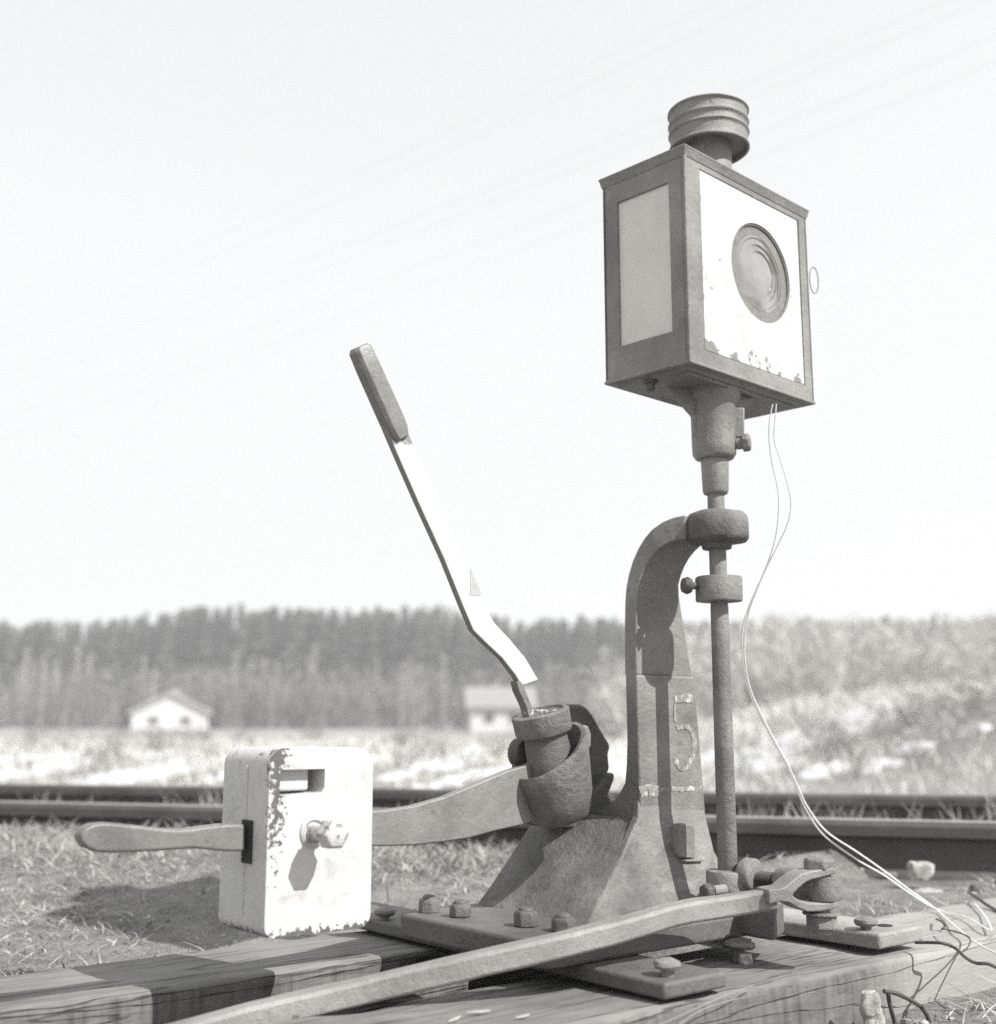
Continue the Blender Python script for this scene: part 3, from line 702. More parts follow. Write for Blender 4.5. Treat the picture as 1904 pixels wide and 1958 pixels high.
def rr2(x0, x1, z0, z1, rs, n=6):
    o_ = []
    for (cx, cz, t, r) in ((x1-rs[0], z0+rs[0], -90, rs[0]), (x1-rs[1], z1-rs[1], 0, rs[1]), (x0+rs[2], z1-rs[2], 90, rs[2]), (x0+rs[3], z0+rs[3], 180, rs[3])):
        for k in range(n+1):
            q = math.radians(t+90*k/n); o_.append(wp(cx+r*math.cos(q), cz+r*math.sin(q)))
    return o_
hA = onb(536, 1472, B0); hB = onb(620, 1518, B0)
hx0, hx1 = hA.dot(AA)-a_l, hB.dot(AA)-a_l; hz1, hz0 = hA.z-z_bot, hB.z-z_bot
outer = rr2(0, WID, 0, HEI, (.016, .024, .020, .014), 8)
hole = [wp(hx0, hz0), wp(hx1-.004, hz0+.002), wp(hx1, hz0+.008), wp(hx1, hz1), wp(hx0, hz1)]
kx, kz = onb(598, 1590, B0).dot(AA)-a_l, onb(598, 1590, B0).z-z_bot
ring_ = [wp(kx+.0105*math.cos(t), kz+.0125*math.sin(t)) for t in np.linspace(0, 2*math.pi, 21)[:-1]]
g = G(); g.prism(outer, BB*DEP, [hole]); 
blk = g.obj('block', M['weight_paint'], wt, .013, 5, 40)
me = blk.data; nO = len(outer); nH = len(hole); nT = nO+nH
at_ = me.attributes.new('bevel_weight_edge', 'FLOAT', 'EDGE')
for e_ in me.edges:
    i0, i1 = sorted(e_.vertices); k0, k1 = i0 % nT, i1 % nT
    same = (i0 < nT) == (i1 < nT); ring_o = k0 < nO and k1 < nO and (abs(k0-k1) == 1 or abs(k0-k1) == nO-1)
    ring_h = k0 >= nO and k1 >= nO and (abs(k0-k1) == 1 or abs(k0-k1) == nH-1)
    at_.data[e_.index].value = 1.0 if (same and ring_o) else (.2 if (same and ring_h) else 0.0)
blk.modifiers[0].limit_method = 'WEIGHT'
hxm = onb(590, 1500, B0+.014).dot(AA)-a_l
G().prism([wp(hx0-.01, hz0+.004, .014), wp(hxm, hz0+.004, .014), wp(hxm, hz1+.006, .014), wp(hx0-.01, hz1+.006, .014)], BB*.016).obj('hole_bright_plate', M['weight_paint'], wt, .003, 3)  # added white plate, stands in for the brightness seen through the hand hole
szt = ona(455, 1462, a_l).z
G().prism([W(a_l-.0016, B0+.0505, z_bot+.02), W(a_l-.0016, B0+.0535, z_bot+.02), W(a_l-.0016, B0+.0535, szt), W(a_l-.0016, B0+.0505, szt)], AA*.003).rough(.0006, 60).obj('weld_seam', M['weight_paint'], wt, .0008)
# slot painted as a dark sheet of inner shade where the lever enters
szl, szh = ona(462, 1648, a_l).z, ona(462, 1566, a_l).z
sl = [W(a_l-.0026, B0+.0335, szl), W(a_l-.0026, B0+.0555, szl), W(a_l-.0026, B0+.0575, szh), W(a_l-.0026, B0+.0335, szh)]
G().prism(sl, AA*.0022).obj('slot_shade', M['hole'], wt, 0, smooth=0)
# clamp screw with square head and its collar
nb = -BB
pc = wp(kx, kz, -.001)
G().lathe(pc-nb*.004, nb, [(.0175, 0), (.0175, .0055), (.0145, .0075), (.0125, .0065), (.0120, .005)], 26).rough(.001, 60).obj('screw_boss', M['screw_paint'], wt, 0, smooth=45)
G().lathe(pc, nb, [(.0092, 0), (.0092, .036)], 20).obj('screw_shank', M['screw_paint'], wt, 0, smooth=45)
G().hexa(pc+nb*.033, nb, .0175, .020, rot=.5, n=6).obj('screw_head', M['screw_paint'], wt, .0015)

# ------------------------------------------------------------------ connecting rod with fork
cr = thing('connecting_rod', 'long iron connecting rod ending in a two-pronged fork on the crank', 'rod', FB+ZZ*.05, ROT)
path = [((493-430, 2040), 1.34), ((300, 1993), 1.34), ((493, 1941), 1.38), ((700, 1893), 1.43), ((908, 1844), 1.445), ((1099, 1800), 1.475), ((1220, 1768), 1.525), ((1300, 1745), 1.555), ((1400, 1730), 1.595), ((1480, 1718), 1.60)]
pw_ = [onY(p[0], p[1], Y_) for p, Y_ in path]
# smooth resample
def resample(P, n):
    P = [Vector(p) for p in P]; out = []
    m_ = len(P)-1
    for k in range(n+1):
        t = k/n*m_; i = min(int(t), m_-1); u = t-i
        p0, p1, p2, p3 = P[max(i-1, 0)], P[i], P[i+1], P[min(i+2, m_)]
        out.append(.5*((2*p1)+(-p0+p2)*u+(2*p0-5*p1+4*p2-p3)*u*u+(-p0+3*p1-3*p2+p3)*u**3))
    return out
pr = resample(pw_, 60); g = G(); rings = []
for i, p in enumerate(pr):
    t = (pr[min(i+1, 60)]-pr[max(0, i-1)]).normalized(); n_ = Vector((-t.y, t.x, 0)).normalized(); u_ = n_.cross(t); u_ = u_ if u_.z > 0 else -u_
    f_ = i/60; hh, ww = .0128+.001*(1-f_), .0155-.002*f_
    ch = .0035
    rings.append([p+n_*x+u_*y for x, y in ((-ww, -hh+ch), (-ww, hh-ch), (-ww+ch, hh), (ww-ch, hh), (ww, hh-ch), (ww, -hh+ch), (ww-ch, -hh), (-ww+ch, -hh))])
g.quadloop(rings).rough(.0008, 30, 4).obj('rod', M['rod'], cr, .001, 1, 30)
# fork prongs: traced in a vertical plane through the rod end and the bolt
pe = pr[-1]; fd = (Vector((FB.x, FB.y, 0))-Vector((pe.x, pe.y, 0))).normalized(); fn = Vector((fd.y, -fd.x, 0))
fpl = Vector((FB.x, FB.y, 0)) + fn*.018
def fk(x, y): return onplane(x, y, fpl, fn)
fo = [(1470, 1702), (1500, 1697), (1515, 1684), (1532, 1671), (1548, 1666), (1572, 1662), (1592, 1659), (1599, 1663), (1597, 1671), (1575, 1677), (1552, 1682), (1540, 1688), (1528, 1698), (1518, 1707),
      (1516, 1713), (1526, 1720), (1545, 1726), (1575, 1727), (1598, 1725), (1604, 1732), (1597, 1738), (1570, 1743), (1545, 1744), (1528, 1738), (1508, 1726), (1490, 1724), (1470, 1730)]
o = G().prism([fk(x, y) for x, y in fo], -fn*.034).obj('fork', M['rod'], cr, .0018, 2, 40)
zb0, zb1 = zat(1786, 1.62), zat(1640, 1.62)
fb = G().lathe(FB+ZZ*zb0, ZZ, [(.0105, 0), (.0115, .002), (.0115, zb1-zb0-.004)], 20).obj('fork_bolt', M['iron'], cr, 0)
G().hexa(FB+ZZ*zat(1661, 1.62), ZZ, .0205, zb1-zat(1661, 1.62), rot=.9, n=6, dome=.1).obj('bolt_head', M['iron'], fb, .0015)
G().hexa(FB+ZZ*zat(1775, 1.62), ZZ, .0205, .020, rot=.4, n=6, dome=.0).obj('nut', M['iron'], fb, .0015)
G().lathe(FB+ZZ*zat(1748, 1.62), ZZ, [(.012, 0), (.024, 0), (.024, .003), (.012, .003)], 24).obj('washer', M['iron'], fb, .0005)

# ------------------------------------------------------------------ signal lantern
RR = Vector((.72, .694, 0)).normalized(); LLv = Vector((-RR.y, RR.x, 0))
nR = -LLv; nL = -RR
N0 = onY(1313.5, 490, 1.585); N0.z = 0
zl0, zl1 = onY(1314, 692, N0.y).z, onY(1313, 282, N0.y).z
def onR(x, y, off=0.0): return onplane(x, y, N0+nR*off, nR)
def onL(x, y, off=0.0): return onplane(x, y, N0+nL*off, nL)
LA = (onR(1547, 560)-N0).dot(RR); LBd = (onL(1155, 560)-N0).dot(LLv)
def LP(r, l, z): return Vector((N0.x, N0.y, 0)) + RR*r + LLv*l + ZZ*z
LC = LP(LA/2, LBd/2, 0)
ln = thing('signal_lantern', 'square railway signal lantern with a white lens plate on top of the spindle', 'lantern', LC+ZZ*zl0, math.atan2(RR.y, RR.x))
i_ = .006
G().prism([LP(i_, i_, zl0+.004), LP(LA-i_, i_, zl0+.004), LP(LA-i_, LBd-i_, zl0+.004), LP(i_, LBd-i_, zl0+.004)], ZZ*(zl1-zl0-.006)).obj('housing', M['lamp_paint'], ln, .001)
def frame(p0, e1, w_, nrm, z0, z1, ml, mr, mb, mt, th=.0065, hole=True):
    """picture-frame panel of one lantern side"""
    q = lambda s, z: Vector((p0.x, p0.y, 0)) + e1*s + ZZ*z - nrm*th
    return G().prism([q(0, z0), q(w_, z0), q(w_, z1), q(0, z1)], nrm*th, [[q(ml, z0+mb), q(w_-mr, z0+mb), q(w_-mr, z1-mt), q(ml, z1-mt)]])
e = onR(1346, 500); ml_ = (e-N0).dot(RR); e = onR(1530, 560); mr_ = LA-(e-N0).dot(RR)
zt_ = onR(1346, 330).z; zb_ = onR(1345, 665).z
frame(N0, RR, LA, nR, zl0, zl1, ml_-.004, mr_-.004, zb_-zl0-.002, zl1-zt_-.002).obj('frame', M['lamp_paint'], ln, .0012)
frame(LP(LA, 0, 0), LLv, LBd, RR, zl0, zl1, .025, .025, .03, .03).obj('frame', M['lamp_paint'], ln, .0012)
frame(LP(LA, LBd, 0), -RR, LA, LLv, zl0, zl1, .03, .03, .03, .03).obj('frame', M['lamp_paint'], ln, .0012)
e0 = onL(1281, 490); e1_ = onL(1182, 520)
zt2 = onL(1281, 347).z; zb2 = onL(1281, 634).z
mA = (e0-N0).dot(LLv); mB = LBd-(e1_-N0).dot(LLv)
frame(LP(0, LBd, 0), -LLv, LBd-.0064, -RR, zl0, zl1, mB, mA-.0064, zb2-zl0, zl1-zt2).obj('frame', M['lamp_paint'], ln, .0012)
G().tube([LP(.0012, .0012, zl0+.001), LP(.0012, .0012, zl1-.009)], .0027, 10).obj('corner_bead', M['lamp_paint'], ln, 0)
# frosted pane
m, nt, b = NT('frosted_glass', .55); n1 = tnoise(nt, 22, 6, .6); n2 = tnoise(nt, 350, 3)
nt.links.new(ramp(nt, n1.outputs[0], [(.3, col(.56)), (.7, col(.64))]).outputs[0], b.inputs['Base Color']); b.inputs['Specular IOR Level'].default_value = .4
bump(nt, b, [(n2.outputs[0], .2, .0005)]); M['frosted'] = m
G().prism([LP(i_-.0022, mA-.002, zb2-.002), LP(i_-.0022, (e1_-N0).dot(LLv)+.002, zb2-.002), LP(i_-.0022, (e1_-N0).dot(LLv)+.002, zt2+.002), LP(i_-.0022, mA-.002, zt2+.002)], RR*.0015).obj('side_pane', M['frosted'], ln, 0)
# white lens plate with round hole
lc = onR(1455, 523, -.003); up_ = onR(1455, 434, -.003); lr = (lc.z-0)*0 + ((up_-lc).length + (onR(1455, 613, -.003)-lc).length)/2
lc = (up_+onR(1470, 613, -.003))/2; lc = onR(1454, 523, -.003); 
lw = (onR(1510, 540, -.003)-onR(1398, 500, -.003)).dot(RR)/2
lrad = (lr+lw)/2
def plate_mask(nt):
    tc = nt.nodes.new('ShaderNodeTexCoord'); s = nt.nodes.new('ShaderNodeSeparateXYZ'); nt.links.new(tc.outputs['Object'], s.inputs[0])
    e1 = mathn(nt, 'MULTIPLY', mathn(nt, 'SUBTRACT', zb_-zl0+.030, s.outputs['Z'], True), 5.5)
    e2 = mathn(nt, 'MULTIPLY', mathn(nt, 'SUBTRACT', ml_-LA/2+.006, s.outputs['X'], True), 9.0)
    e3 = mathn(nt, 'MULTIPLY', mathn(nt, 'MULTIPLY', e1, mathn(nt, 'SUBTRACT', ml_-LA/2+.05, s.outputs['X'], True)), 26.0)
    return mathn(nt, 'ADD', mathn(nt, 'ADD', e1, e2), e3)
M['plate_paint'] = paint('lens_plate_paint', .325, .345, .52, .19, plate_mask, 60)
q = lambda r, z, off: LP(r, 0, z)-nR*off
x0, x1, z0, z1 = ml_-.002, LA-mr_+.002, zb_-.001, zt_+.002
cr_ = (lc-N0).dot(RR)
circ = [q(cr_+lrad*math.cos(t), lc.z+lrad*math.sin(t), .0045) for t in np.linspace(0, 2*math.pi, 49)[:-1]]
G().prism([q(x0, z0, .0045), q(x1, z0, .0045), q(x1, z1, .0045), q(x0, z1, .0045)], nR*.003, [circ]).obj('lens_plate', M['plate_paint'], ln, .0004)
# raised faint ring around the lens
# fresnel lens: stepped glass rings
m, nt, b = NT('lens_glass', .08, .75); b.inputs['Base Color'].default_value = col(.42); b.inputs['Specular IOR Level'].default_value = .9
b.inputs['Coat Weight'].default_value = .8; b.inputs['Coat Roughness'].default_value = .05
tc = nt.nodes.new('ShaderNodeTexCoord'); wv = nt.nodes.new('ShaderNodeTexNoise'); wv.inputs['Scale'].default_value = 18; nt.links.new(tc.outputs['Object'], wv.inputs['Vector'])
nt.links.new(ramp(nt, wv.outputs[0], [(.40, col(.30)), (.62, col(.46))]).outputs[0], b.inputs['Base Color'])
M['lens'] = m
cen = q(cr_, lc.z, .006)
prof = []
for k in range(90):
    u = k/89; r_ = lrad*1.0*u
    h = .0125*math.sqrt(max(0, 1-.86*u*u))-.005
    if u > .30:
        st_ = (u-.30)/.14; fr = st_-int(st_); h += .0020*(1-fr)-.0010
    else: h += .0012
    prof.append((max(r_, .0004), h))
prof = prof[::-1]
G().lathe(cen-nR*.004, nR, [(lrad*1.01, -.001)]+prof, 56).obj('lens', M['lens'], ln, 0, smooth=25)
G().lathe(cen-nR*.001, nR, [(lrad*1.0, 0), (lrad*1.0, .0035), (lrad*.965, .0035), (lrad*.965, 0)], 56, caps=False).obj('lens_rim', M['lamp_paint'], ln, 0, smooth=25)
# roof: flared lip and flat top
ov = .0034; zr0 = zl1-.002; 
def rc(o_, z): return [LP(-o_, -o_, z), LP(LA+o_, -o_, z), LP(LA+o_, LBd+o_, z), LP(-o_, LBd+o_, z)]
g = G(); g.quadloop([rc(.0006, zr0-.010), rc(.0015, zr0-.008), rc(ov, zr0+.001), rc(ov+.0015, zr0+.004), rc(ov, zr0+.006), rc(-.02, zr0+.010)])
g.obj('roof', M['lamp_paint'], ln, .0008)
# bottom tray with lip and ribs
g = G(); g.quadloop([rc(.001, zl0+.004), rc(.0016, zl0+.001), rc(.001, zl0-.001), rc(-.010, zl0-.001), rc(-.014, zl0-.005)]); g.obj('bottom_tray', M['lamp_paint'], ln, .0008)
g = G(); g.prism([LP(.02, .018, zl0-.009), LP(LA-.03, .018, zl0-.009), LP(LA-.03, .026, zl0-.009), LP(.02, .026, zl0-.009)], ZZ*.0045); g.obj('stiffener', M['lamp_paint'], ln, .001)
p = onL(1228, 762) + RR*.02; G().lathe(Vector((p.x, p.y, zl0-.020)), ZZ, [(.004, 0), (.006, .002), (.006, .010), (.010, .011), (.010, .016)], 12).obj('foot_screw', M['iron_dark'], ln, 0)
# chimney: neck and ribbed cap
CX = onY(1356, 300, 1.735); CP = Vector((CX.x, 1.735, 0)); zr1 = zr0+.008
zc0, zc1 = zat(289, 1.735), zat(218, 1.735); dc = 1.735*math.cos(PITCH)+(zc0-EYE)*math.sin(PITCH)
CR = 78*dc/FPX
G().lathe(CP+ZZ*zr1, ZZ, [(.036, -.002), (.034, .003), (.034, zc0-zr1+.03)], 32).obj('chimney_neck', M['lamp_paint'], ln, 0)
H_ = zc1-zc0; pr = [(CR*.965, .0)]
for u in np.linspace(0, 1, 40):
    rib = .0032*(math.exp(-((u-.02)/.05)**2)+math.exp(-((u-.42)/.045)**2)+math.exp(-((u-.66)/.045)**2)+1.2*math.exp(-((u-.985)/.04)**2))
    pr.append((CR*.955+rib-.0012, H_*u))
pr += [(CR*.93, H_), (CR*.90, H_-.004), (CR*.5, H_-.006), (.002, H_-.005)]
G().lathe(CP+ZZ*zc0, ZZ, [(.02, .010), (CR*.90, .008), (CR*.925, .0)]+pr, 56).rough(.0007, 40, 3).obj('chimney_cap', M['lamp_paint'], ln, 0, smooth=40)
# small wire ring at the right corner
rc_ = onplane(1556, 536, LP(LA, .03, 0), RR*.4+Vector((.2, -1, 0))); g = G(); tp = []
for t in np.linspace(.2, 2*math.pi+.2, 26):
    tp.append(rc_+Vector((.0075*math.cos(t), .002*math.cos(t), .0225*math.sin(t))))
g.tube(tp, .0009, 6).obj('wire_ring', M['iron'], ln, 0)
# socket bracket under the lantern
def L1(y, px): return (rp(px, y), zs(y))
bz = [L1(880, 20), L1(878, 36), L1(870, 41), L1(850, 42), L1(775, 42.5)]
zt3 = zl0-.004
g = G().lathe(AX, ZZ, bz+[(.0400, zt3-.012), (.042, zt3)], 40).rough(.001, 30).obj('socket', M['lamp_paint'], ln, 0, smooth=50)
# fins
for s_, w1 in ((-1, .078), (1, .070)):
    f0 = AX + RR*0
    dirv = (Vector((-.8, -.3, 0)) if s_ < 0 else Vector((.85, .3, 0))).normalized(); per = Vector((-dirv.y, dirv.x, 0))*.005
    G().prism([AX+dirv*.022+ZZ*zs(845)-per, AX+dirv*.034+ZZ*zs(838)-per, AX+dirv*.036+ZZ*zs(800)-per, AX+dirv*w1+ZZ*zt3-per, AX+dirv*.02+ZZ*zt3-per], per*2).obj('fin', M['lamp_paint'], ln, .002)
p = AX+Vector((.9, -.2, 0)).normalized()*.030+ZZ*zs(822)
G().prism([p+Vector((-.004, -.008, -.016)), p+Vector((.012, -.010, -.014)), p+Vector((.014, -.010, .030)), p+Vector((-.004, -.008, .030))], Vector((.002, .018, 0))).obj('boss', M['lamp_paint'], ln, .002)
p = AX+Vector((.95, -.25, 0)).normalized()*.032+ZZ*zs(851); dl = Vector((.93, -.3, .05)).normalized()
pb = G().lathe(p, dl, [(.009, 0), (.009, .010)], 16).obj('bolt', M['lamp_paint'], ln, 0)
G().hexa(p+dl*.009, dl, .0135, .011, rot=.3).obj('bolt_head', M['iron'], pb, .0012)
G().lathe(AX, ZZ, [L1(948, 14), L1(945, 22), L1(940, 24.5), L1(880, 26.5), L1(874, 20)], 32).obj('sleeve', M['lamp_paint'], ln, 0, smooth=45)

# ------------------------------------------------------------------ lantern wires
wr = thing('lantern_wire', 'thin pale pair of wires hanging from the lantern down to the timber', 'wire', onY(1480, 790, 1.72))
def Yof(y): return float(np.interp(y, [780, 1150, 1600, 1720, 1830], [1.70, 1.84, 2.02, 2.10, 2.1]))
w1 = [(1477, 772), (1472, 800), (1470, 835), (1475, 880), (1486, 930), (1489, 965), (1484, 1020), (1470, 1070), (1450, 1120), (1433, 1165), (1424, 1210), (1424, 1260), (1432, 1310), (1452, 1360), (1480, 1415), (1505, 1460), (1530, 1515), (1545, 1545), (1580, 1590), (1640, 1630), (1690, 1665), (1730, 1695), (1785, 1735), (1830, 1775), (1870, 1805), (1920, 1830)]
w2 = [(1484, 772), (1482, 800), (1480, 840), (1492, 880), (1504, 920), (1512, 960), (1506, 1000), (1488, 1040), (1468, 1080), (1447, 1125), (1430, 1165), (1419, 1205), (1420, 1260), (1429, 1312), (1448, 1360), (1477, 1415), (1502, 1460), (1526, 1515), (1541, 1548), (1574, 1596), (1636, 1642), (1688, 1672), (1728, 1700), (1790, 1738), (1850, 1755), (1893, 1779), (1885, 1755), (1868, 1733), (1862, 1728)]
for pts, r_ in ((w1, .00085), (w2, .00085)):
    pp = []
    for (x, y) in pts:
        p = onY(x, y, Yof(y)); 
        if y > 1720: p = onz(x, y, .007)
        pp.append(p)
    k0 = next(i for i, (x, y) in enumerate(pts) if y > 1720)
    # ease the step between the hanging part and the lying part
    for j, t in ((k0-1, .66), (k0-2, .33)):
        x, y = pts[j]; Yt = pp[k0].y; pp[j] = onY(x, y, Yof(y)*(1-t)+Yt*t)
    G().tube(resample(pp, 160), [r_*(1.05+.55*min(1, k_/90)) for k_ in range(161)], 8).obj('wire', M['wire'], wr, 0)
def dark_wire(pts, r_, label, z=.008, m='wire_dark'):
    pp = resample([onz(x, y, z+.006*math.sin(i*1.7)) for i, (x, y) in enumerate(pts)], 60)
    o = G().tube(pp, r_, 8).obj('loose_wire', M[m], None, 0); tag(o, label, 'wire')
dark_wire([(1853, 1706), (1870, 1718), (1890, 1732), (1925, 1752)], .0028, 'thick dark wire end at the right edge of the front timber')
dark_wire([(1790, 1757), (1800, 1762), (1806, 1770), (1801, 1777)], .0016, 'tiny dark bent wire lying on the front timber')
dark_wire([(1750, 1802), (1800, 1803), (1825, 1812), (1845, 1830), (1865, 1841), (1890, 1843), (1920, 1858)], .0022, 'dark wire trailing along the edge of the front timber', .012)
dark_wire([(1800, 1775), (1836, 1784), (1854, 1794), (1852, 1808), (1842, 1818)], .0011, 'short thin dark wire loop on the front timber', .010)
p = onz(1863, 1704, .004); stone(p, .010, 'knot', 'small curled knot of bark at the right of the front timber', 'chip', 12, m=M['timber'])
tag(G().tube(resample([onb(x, y, .935) for x, y in ((1697, 1898), (1702, 1925), (1712, 1962), (1718, 2000))], 30), .0028, 8).obj('root', M['wire_dark'], None), 'straight dark root on the side of the front timber', 'root')
tag(G().tube(resample([onb(x, y, .925) for x, y in ((1690, 1895), (1715, 1900), (1745, 1915), (1765, 1930), (1778, 1958), (1780, 1990))], 30), .0028, 8).obj('root', M['wire_dark'], None), 'curved dark root arching on the side of the front timber', 'root')
# clump of bark and soil in front of the timber
for i, (x, y, s_) in enumerate(((1664, 1905, .017), (1668, 1928, .016), (1672, 1952, .016))):
    stone(onb(x, y+12, .93)-ZZ*.01, s_, 'bark_lump', ['crumbling lump of bark topmost on the timber side', 'crumbling lump of bark midway on the timber side', 'crumbling lump of bark lowest on the timber side'][i], 'bark', 20+i, m=M['stone'], sq=(.9, .6, 1.1))

# ------------------------------------------------------------------ grasses
def blades(P, hgt, wid, lean, seed=0):
    """P: n x 3 base points; returns verts, quads of bent blades (two quads each)"""
    r = np.random.default_rng(seed); n = len(P); th = r.uniform(0, 2*np.pi, n); ld = r.uniform(0, 2*np.pi, n)
    l1 = lean*r.uniform(.1, 1, n)*hgt; l2 = l1*r.uniform(1.6, 3.0, n)
    sx_, sy_ = np.cos(th)*wid/2, np.sin(th)*wid/2
    def ring(f, l, h): 
        cx, cy, cz = P[:, 0]+np.cos(ld)*l, P[:, 1]+np.sin(ld)*l, P[:, 2]+h
        return np.stack([cx-sx_*f, cy-sy_*f, cz], 1), np.stack([cx+sx_*f, cy+sy_*f, cz], 1)
    a0, b0 = ring(1, 0*l1, 0*hgt-.004); a1, b1 = ring(.85, l1, hgt*.6*(1-.3*lean)); a2, b2 = ring(.15, l2, hgt*(1-.5*lean*r.uniform(.2, 1, n)))
    V = np.stack([a0, b0, b1, a1, a2, b2], 1).reshape(-1, 3); k = np.arange(n)[:, None]*6
    F = np.concatenate([k+np.array([[0, 1, 2, 3]]), k+np.array([[3, 2, 5, 4]])], 0)
    return V, F
m, nt, b = NT('dry_grass', .8); oi = nt.nodes.new('ShaderNodeNewGeometry')
nt.links.new(ramp(nt, oi.outputs['Random Per Island'], [(0, col(.18)), (.6, col(.32)), (1, col(.50))]).outputs[0], b.inputs['Base Color']); M['straw'] = m
m, nt, b = NT('dead_leaves', .9); oi = nt.nodes.new('ShaderNodeNewGeometry')
nt.links.new(ramp(nt, oi.outputs['Random Per Island'], [(0, col(.14)), (.5, col(.30)), (1, col(.5))]).outputs[0], b.inputs['Base Color']); M['litter'] = m
def on_timber(x, y):
    a = x*AA.x+y*AA.y; b_ = x*BB.x+y*BB.y
    return ((b_ > .93) & (b_ < 1.205)) | ((b_ > 1.415) & (b_ < 1.655)) | ((b_ > .93) & (b_ < 1.66) & (a > .9) & (a < 1.7))
def scatter(n, x0, x1, y0, y1, dens=None, seed=1):
    r = np.random.default_rng(seed); x = r.uniform(x0, x1, n); y = r.uniform(y0, y1, n); k = ~on_timber(x, y)
    k &= np.abs(x/y) < .62
    if dens is not None: k &= r.uniform(0, 1, n) < dens(x, y)
    x, y = x[k], y[k]; return np.stack([x, y, height(x, y)], 1)
# short litter between the timbers and the rails, lying stalks
P = scatter(110000, -2.6, 2.6, 1.3, 4.6, lambda x, y: np.clip(.45+fbm(x, y, 4, 5, 3)*.5, 0.02, 1), 3)
rs = np.random.default_rng(4); n = len(P)
V, F = blades(P, rs.uniform(.006, .030, n), rs.uniform(.0015, .004, n), 1.6, 5)
fast('dry_grass', V, F, M['straw'], 'stuff', 'short dry grass litter on the soil behind the timbers')
# gravel, cinders and clods on the soil
r = np.random.default_rng(91); P = scatter(9000, -2.6, 2.8, 1.3, 4.2, lambda x, y: np.clip(.5+fbm(x, y, 5, 5, 9)*.5, .05, 1)*np.clip(2.4/y, .2, 1)**1.5, 92); n = len(P)
O = np.array([[1, 0, 0], [0, 1, 0], [-1, 0, 0], [0, -1, 0], [0, 0, 1], [0, 0, -1]], float); OF = np.array([[0, 1, 4], [1, 2, 4], [2, 3, 4], [3, 0, 4], [1, 0, 5], [2, 1, 5], [3, 2, 5], [0, 3, 5]])
sc_g = (.0016+.0075*r.uniform(0, 1, n)**4)[:, None, None]; th = r.uniform(0, 6.28, n); ct, s_t = np.cos(th)[:, None], np.sin(th)[:, None]
B_ = O[None]*r.uniform(.6, 1.4, (n, 6, 1))*np.array([1, 1, .7])*sc_g + r.normal(0, .15, (n, 6, 3))*sc_g
B_ = np.stack([B_[..., 0]*ct-B_[..., 1]*s_t, B_[..., 0]*s_t+B_[..., 1]*ct, B_[..., 2]], -1)
V = (B_+P[:, None, :]).reshape(-1, 3); F = (OF[None]+(np.arange(n)*6)[:, None, None]).reshape(-1, 3)
fast('gravel', V, F, M['litter'], 'stuff', 'small stones and clods scattered on the soil')
# upright tufts, mainly between and before the rails
def tufts(n, spots, sp, hmin, hmax, wid, lean, seed, name, label):
    r = np.random.default_rng(seed); c = spots[r.integers(0, len(spots), n)]
    x = c[:, 0]+r.normal(0, sp, n); y = c[:, 1]+r.normal(0, sp, n); k = ~on_timber(x, y); x, y = x[k], y[k]; n = len(x)
    P = np.stack([x, y, height(x, y)], 1)
    V, F = blades(P, r.uniform(hmin, hmax, n), r.uniform(wid*.6, wid*1.4, n), lean, seed+1); fast(name, V, F, M['straw'], 'stuff', label)
sp1 = []
rs = np.random.default_rng(21)
for t in rs.uniform(-.3, 3.0, 46):
    q_ = RA+RD*t+RN*rs.uniform(.2, .85); sp1.append(q_)
for x_, y_ in ((1440, 1555), (1460, 1560), (1620, 1558), (1650, 1560), (1700, 1565), (1720, 1562), (1850, 1565), (1885, 1568), (1580, 1560), (930, 1600)):
    p = onY(x_, y_, 3.25); sp1.append(np.array([p.x, p.y]))
tufts(1500, np.array(sp1), .030, .09, .20, .0045, .35, 31, 'dry_grass', 'dry grass tufts standing between the two rails')
sp2 = [RA+RD*t+RN*rs.uniform(-.5, -.10) for t in rs.uniform(0.1, 1.9, 26)]
for x_, y_ in ((940, 1655), (985, 1640), (800, 1650), (860, 1655), (960, 1660), (745, 1660), (530, 1640), (560, 1700)):
    p = onz(x_, y_, -.05); sp2.append(np.array([p.x, p.y]))
tufts(2200, np.array(sp2), .07, .02, .065, .0032, 1.2, 41, 'dry_grass', 'pale dry grass tufts in front of the near rail')
# grass on the slope beyond the track
P = scatter(190000, -20, 22, 4.6, 40, lambda x, y: np.clip(.55+fbm(x, y, .9, 6, 7)*.35, .0, 1)*np.clip(14/y, .35, 1), 8)
n = len(P); rs = np.random.default_rng(9); dist = P[:, 1]
V, F = blades(P, rs.uniform(.04, .17, n)*np.clip(dist/11, .8, 1.6)*(1+.6*((P[:, 0]-P[:, 1]*.12) > 1.2)), .004*np.clip(dist/4, 1, 6), .8, 10)
m, nt, b = NT('field_straw', .8); oi = nt.nodes.new('ShaderNodeNewGeometry')
nt.links.new(ramp(nt, oi.outputs['Random Per Island'], [(0, col(.28)), (.5, col(.55)), (1, col(.80))]).outputs[0], b.inputs['Base Color']); M['fstraw'] = m
fast('field_grass', V, F, M['fstraw'], 'stuff', 'pale dry field grass among the snow patches')
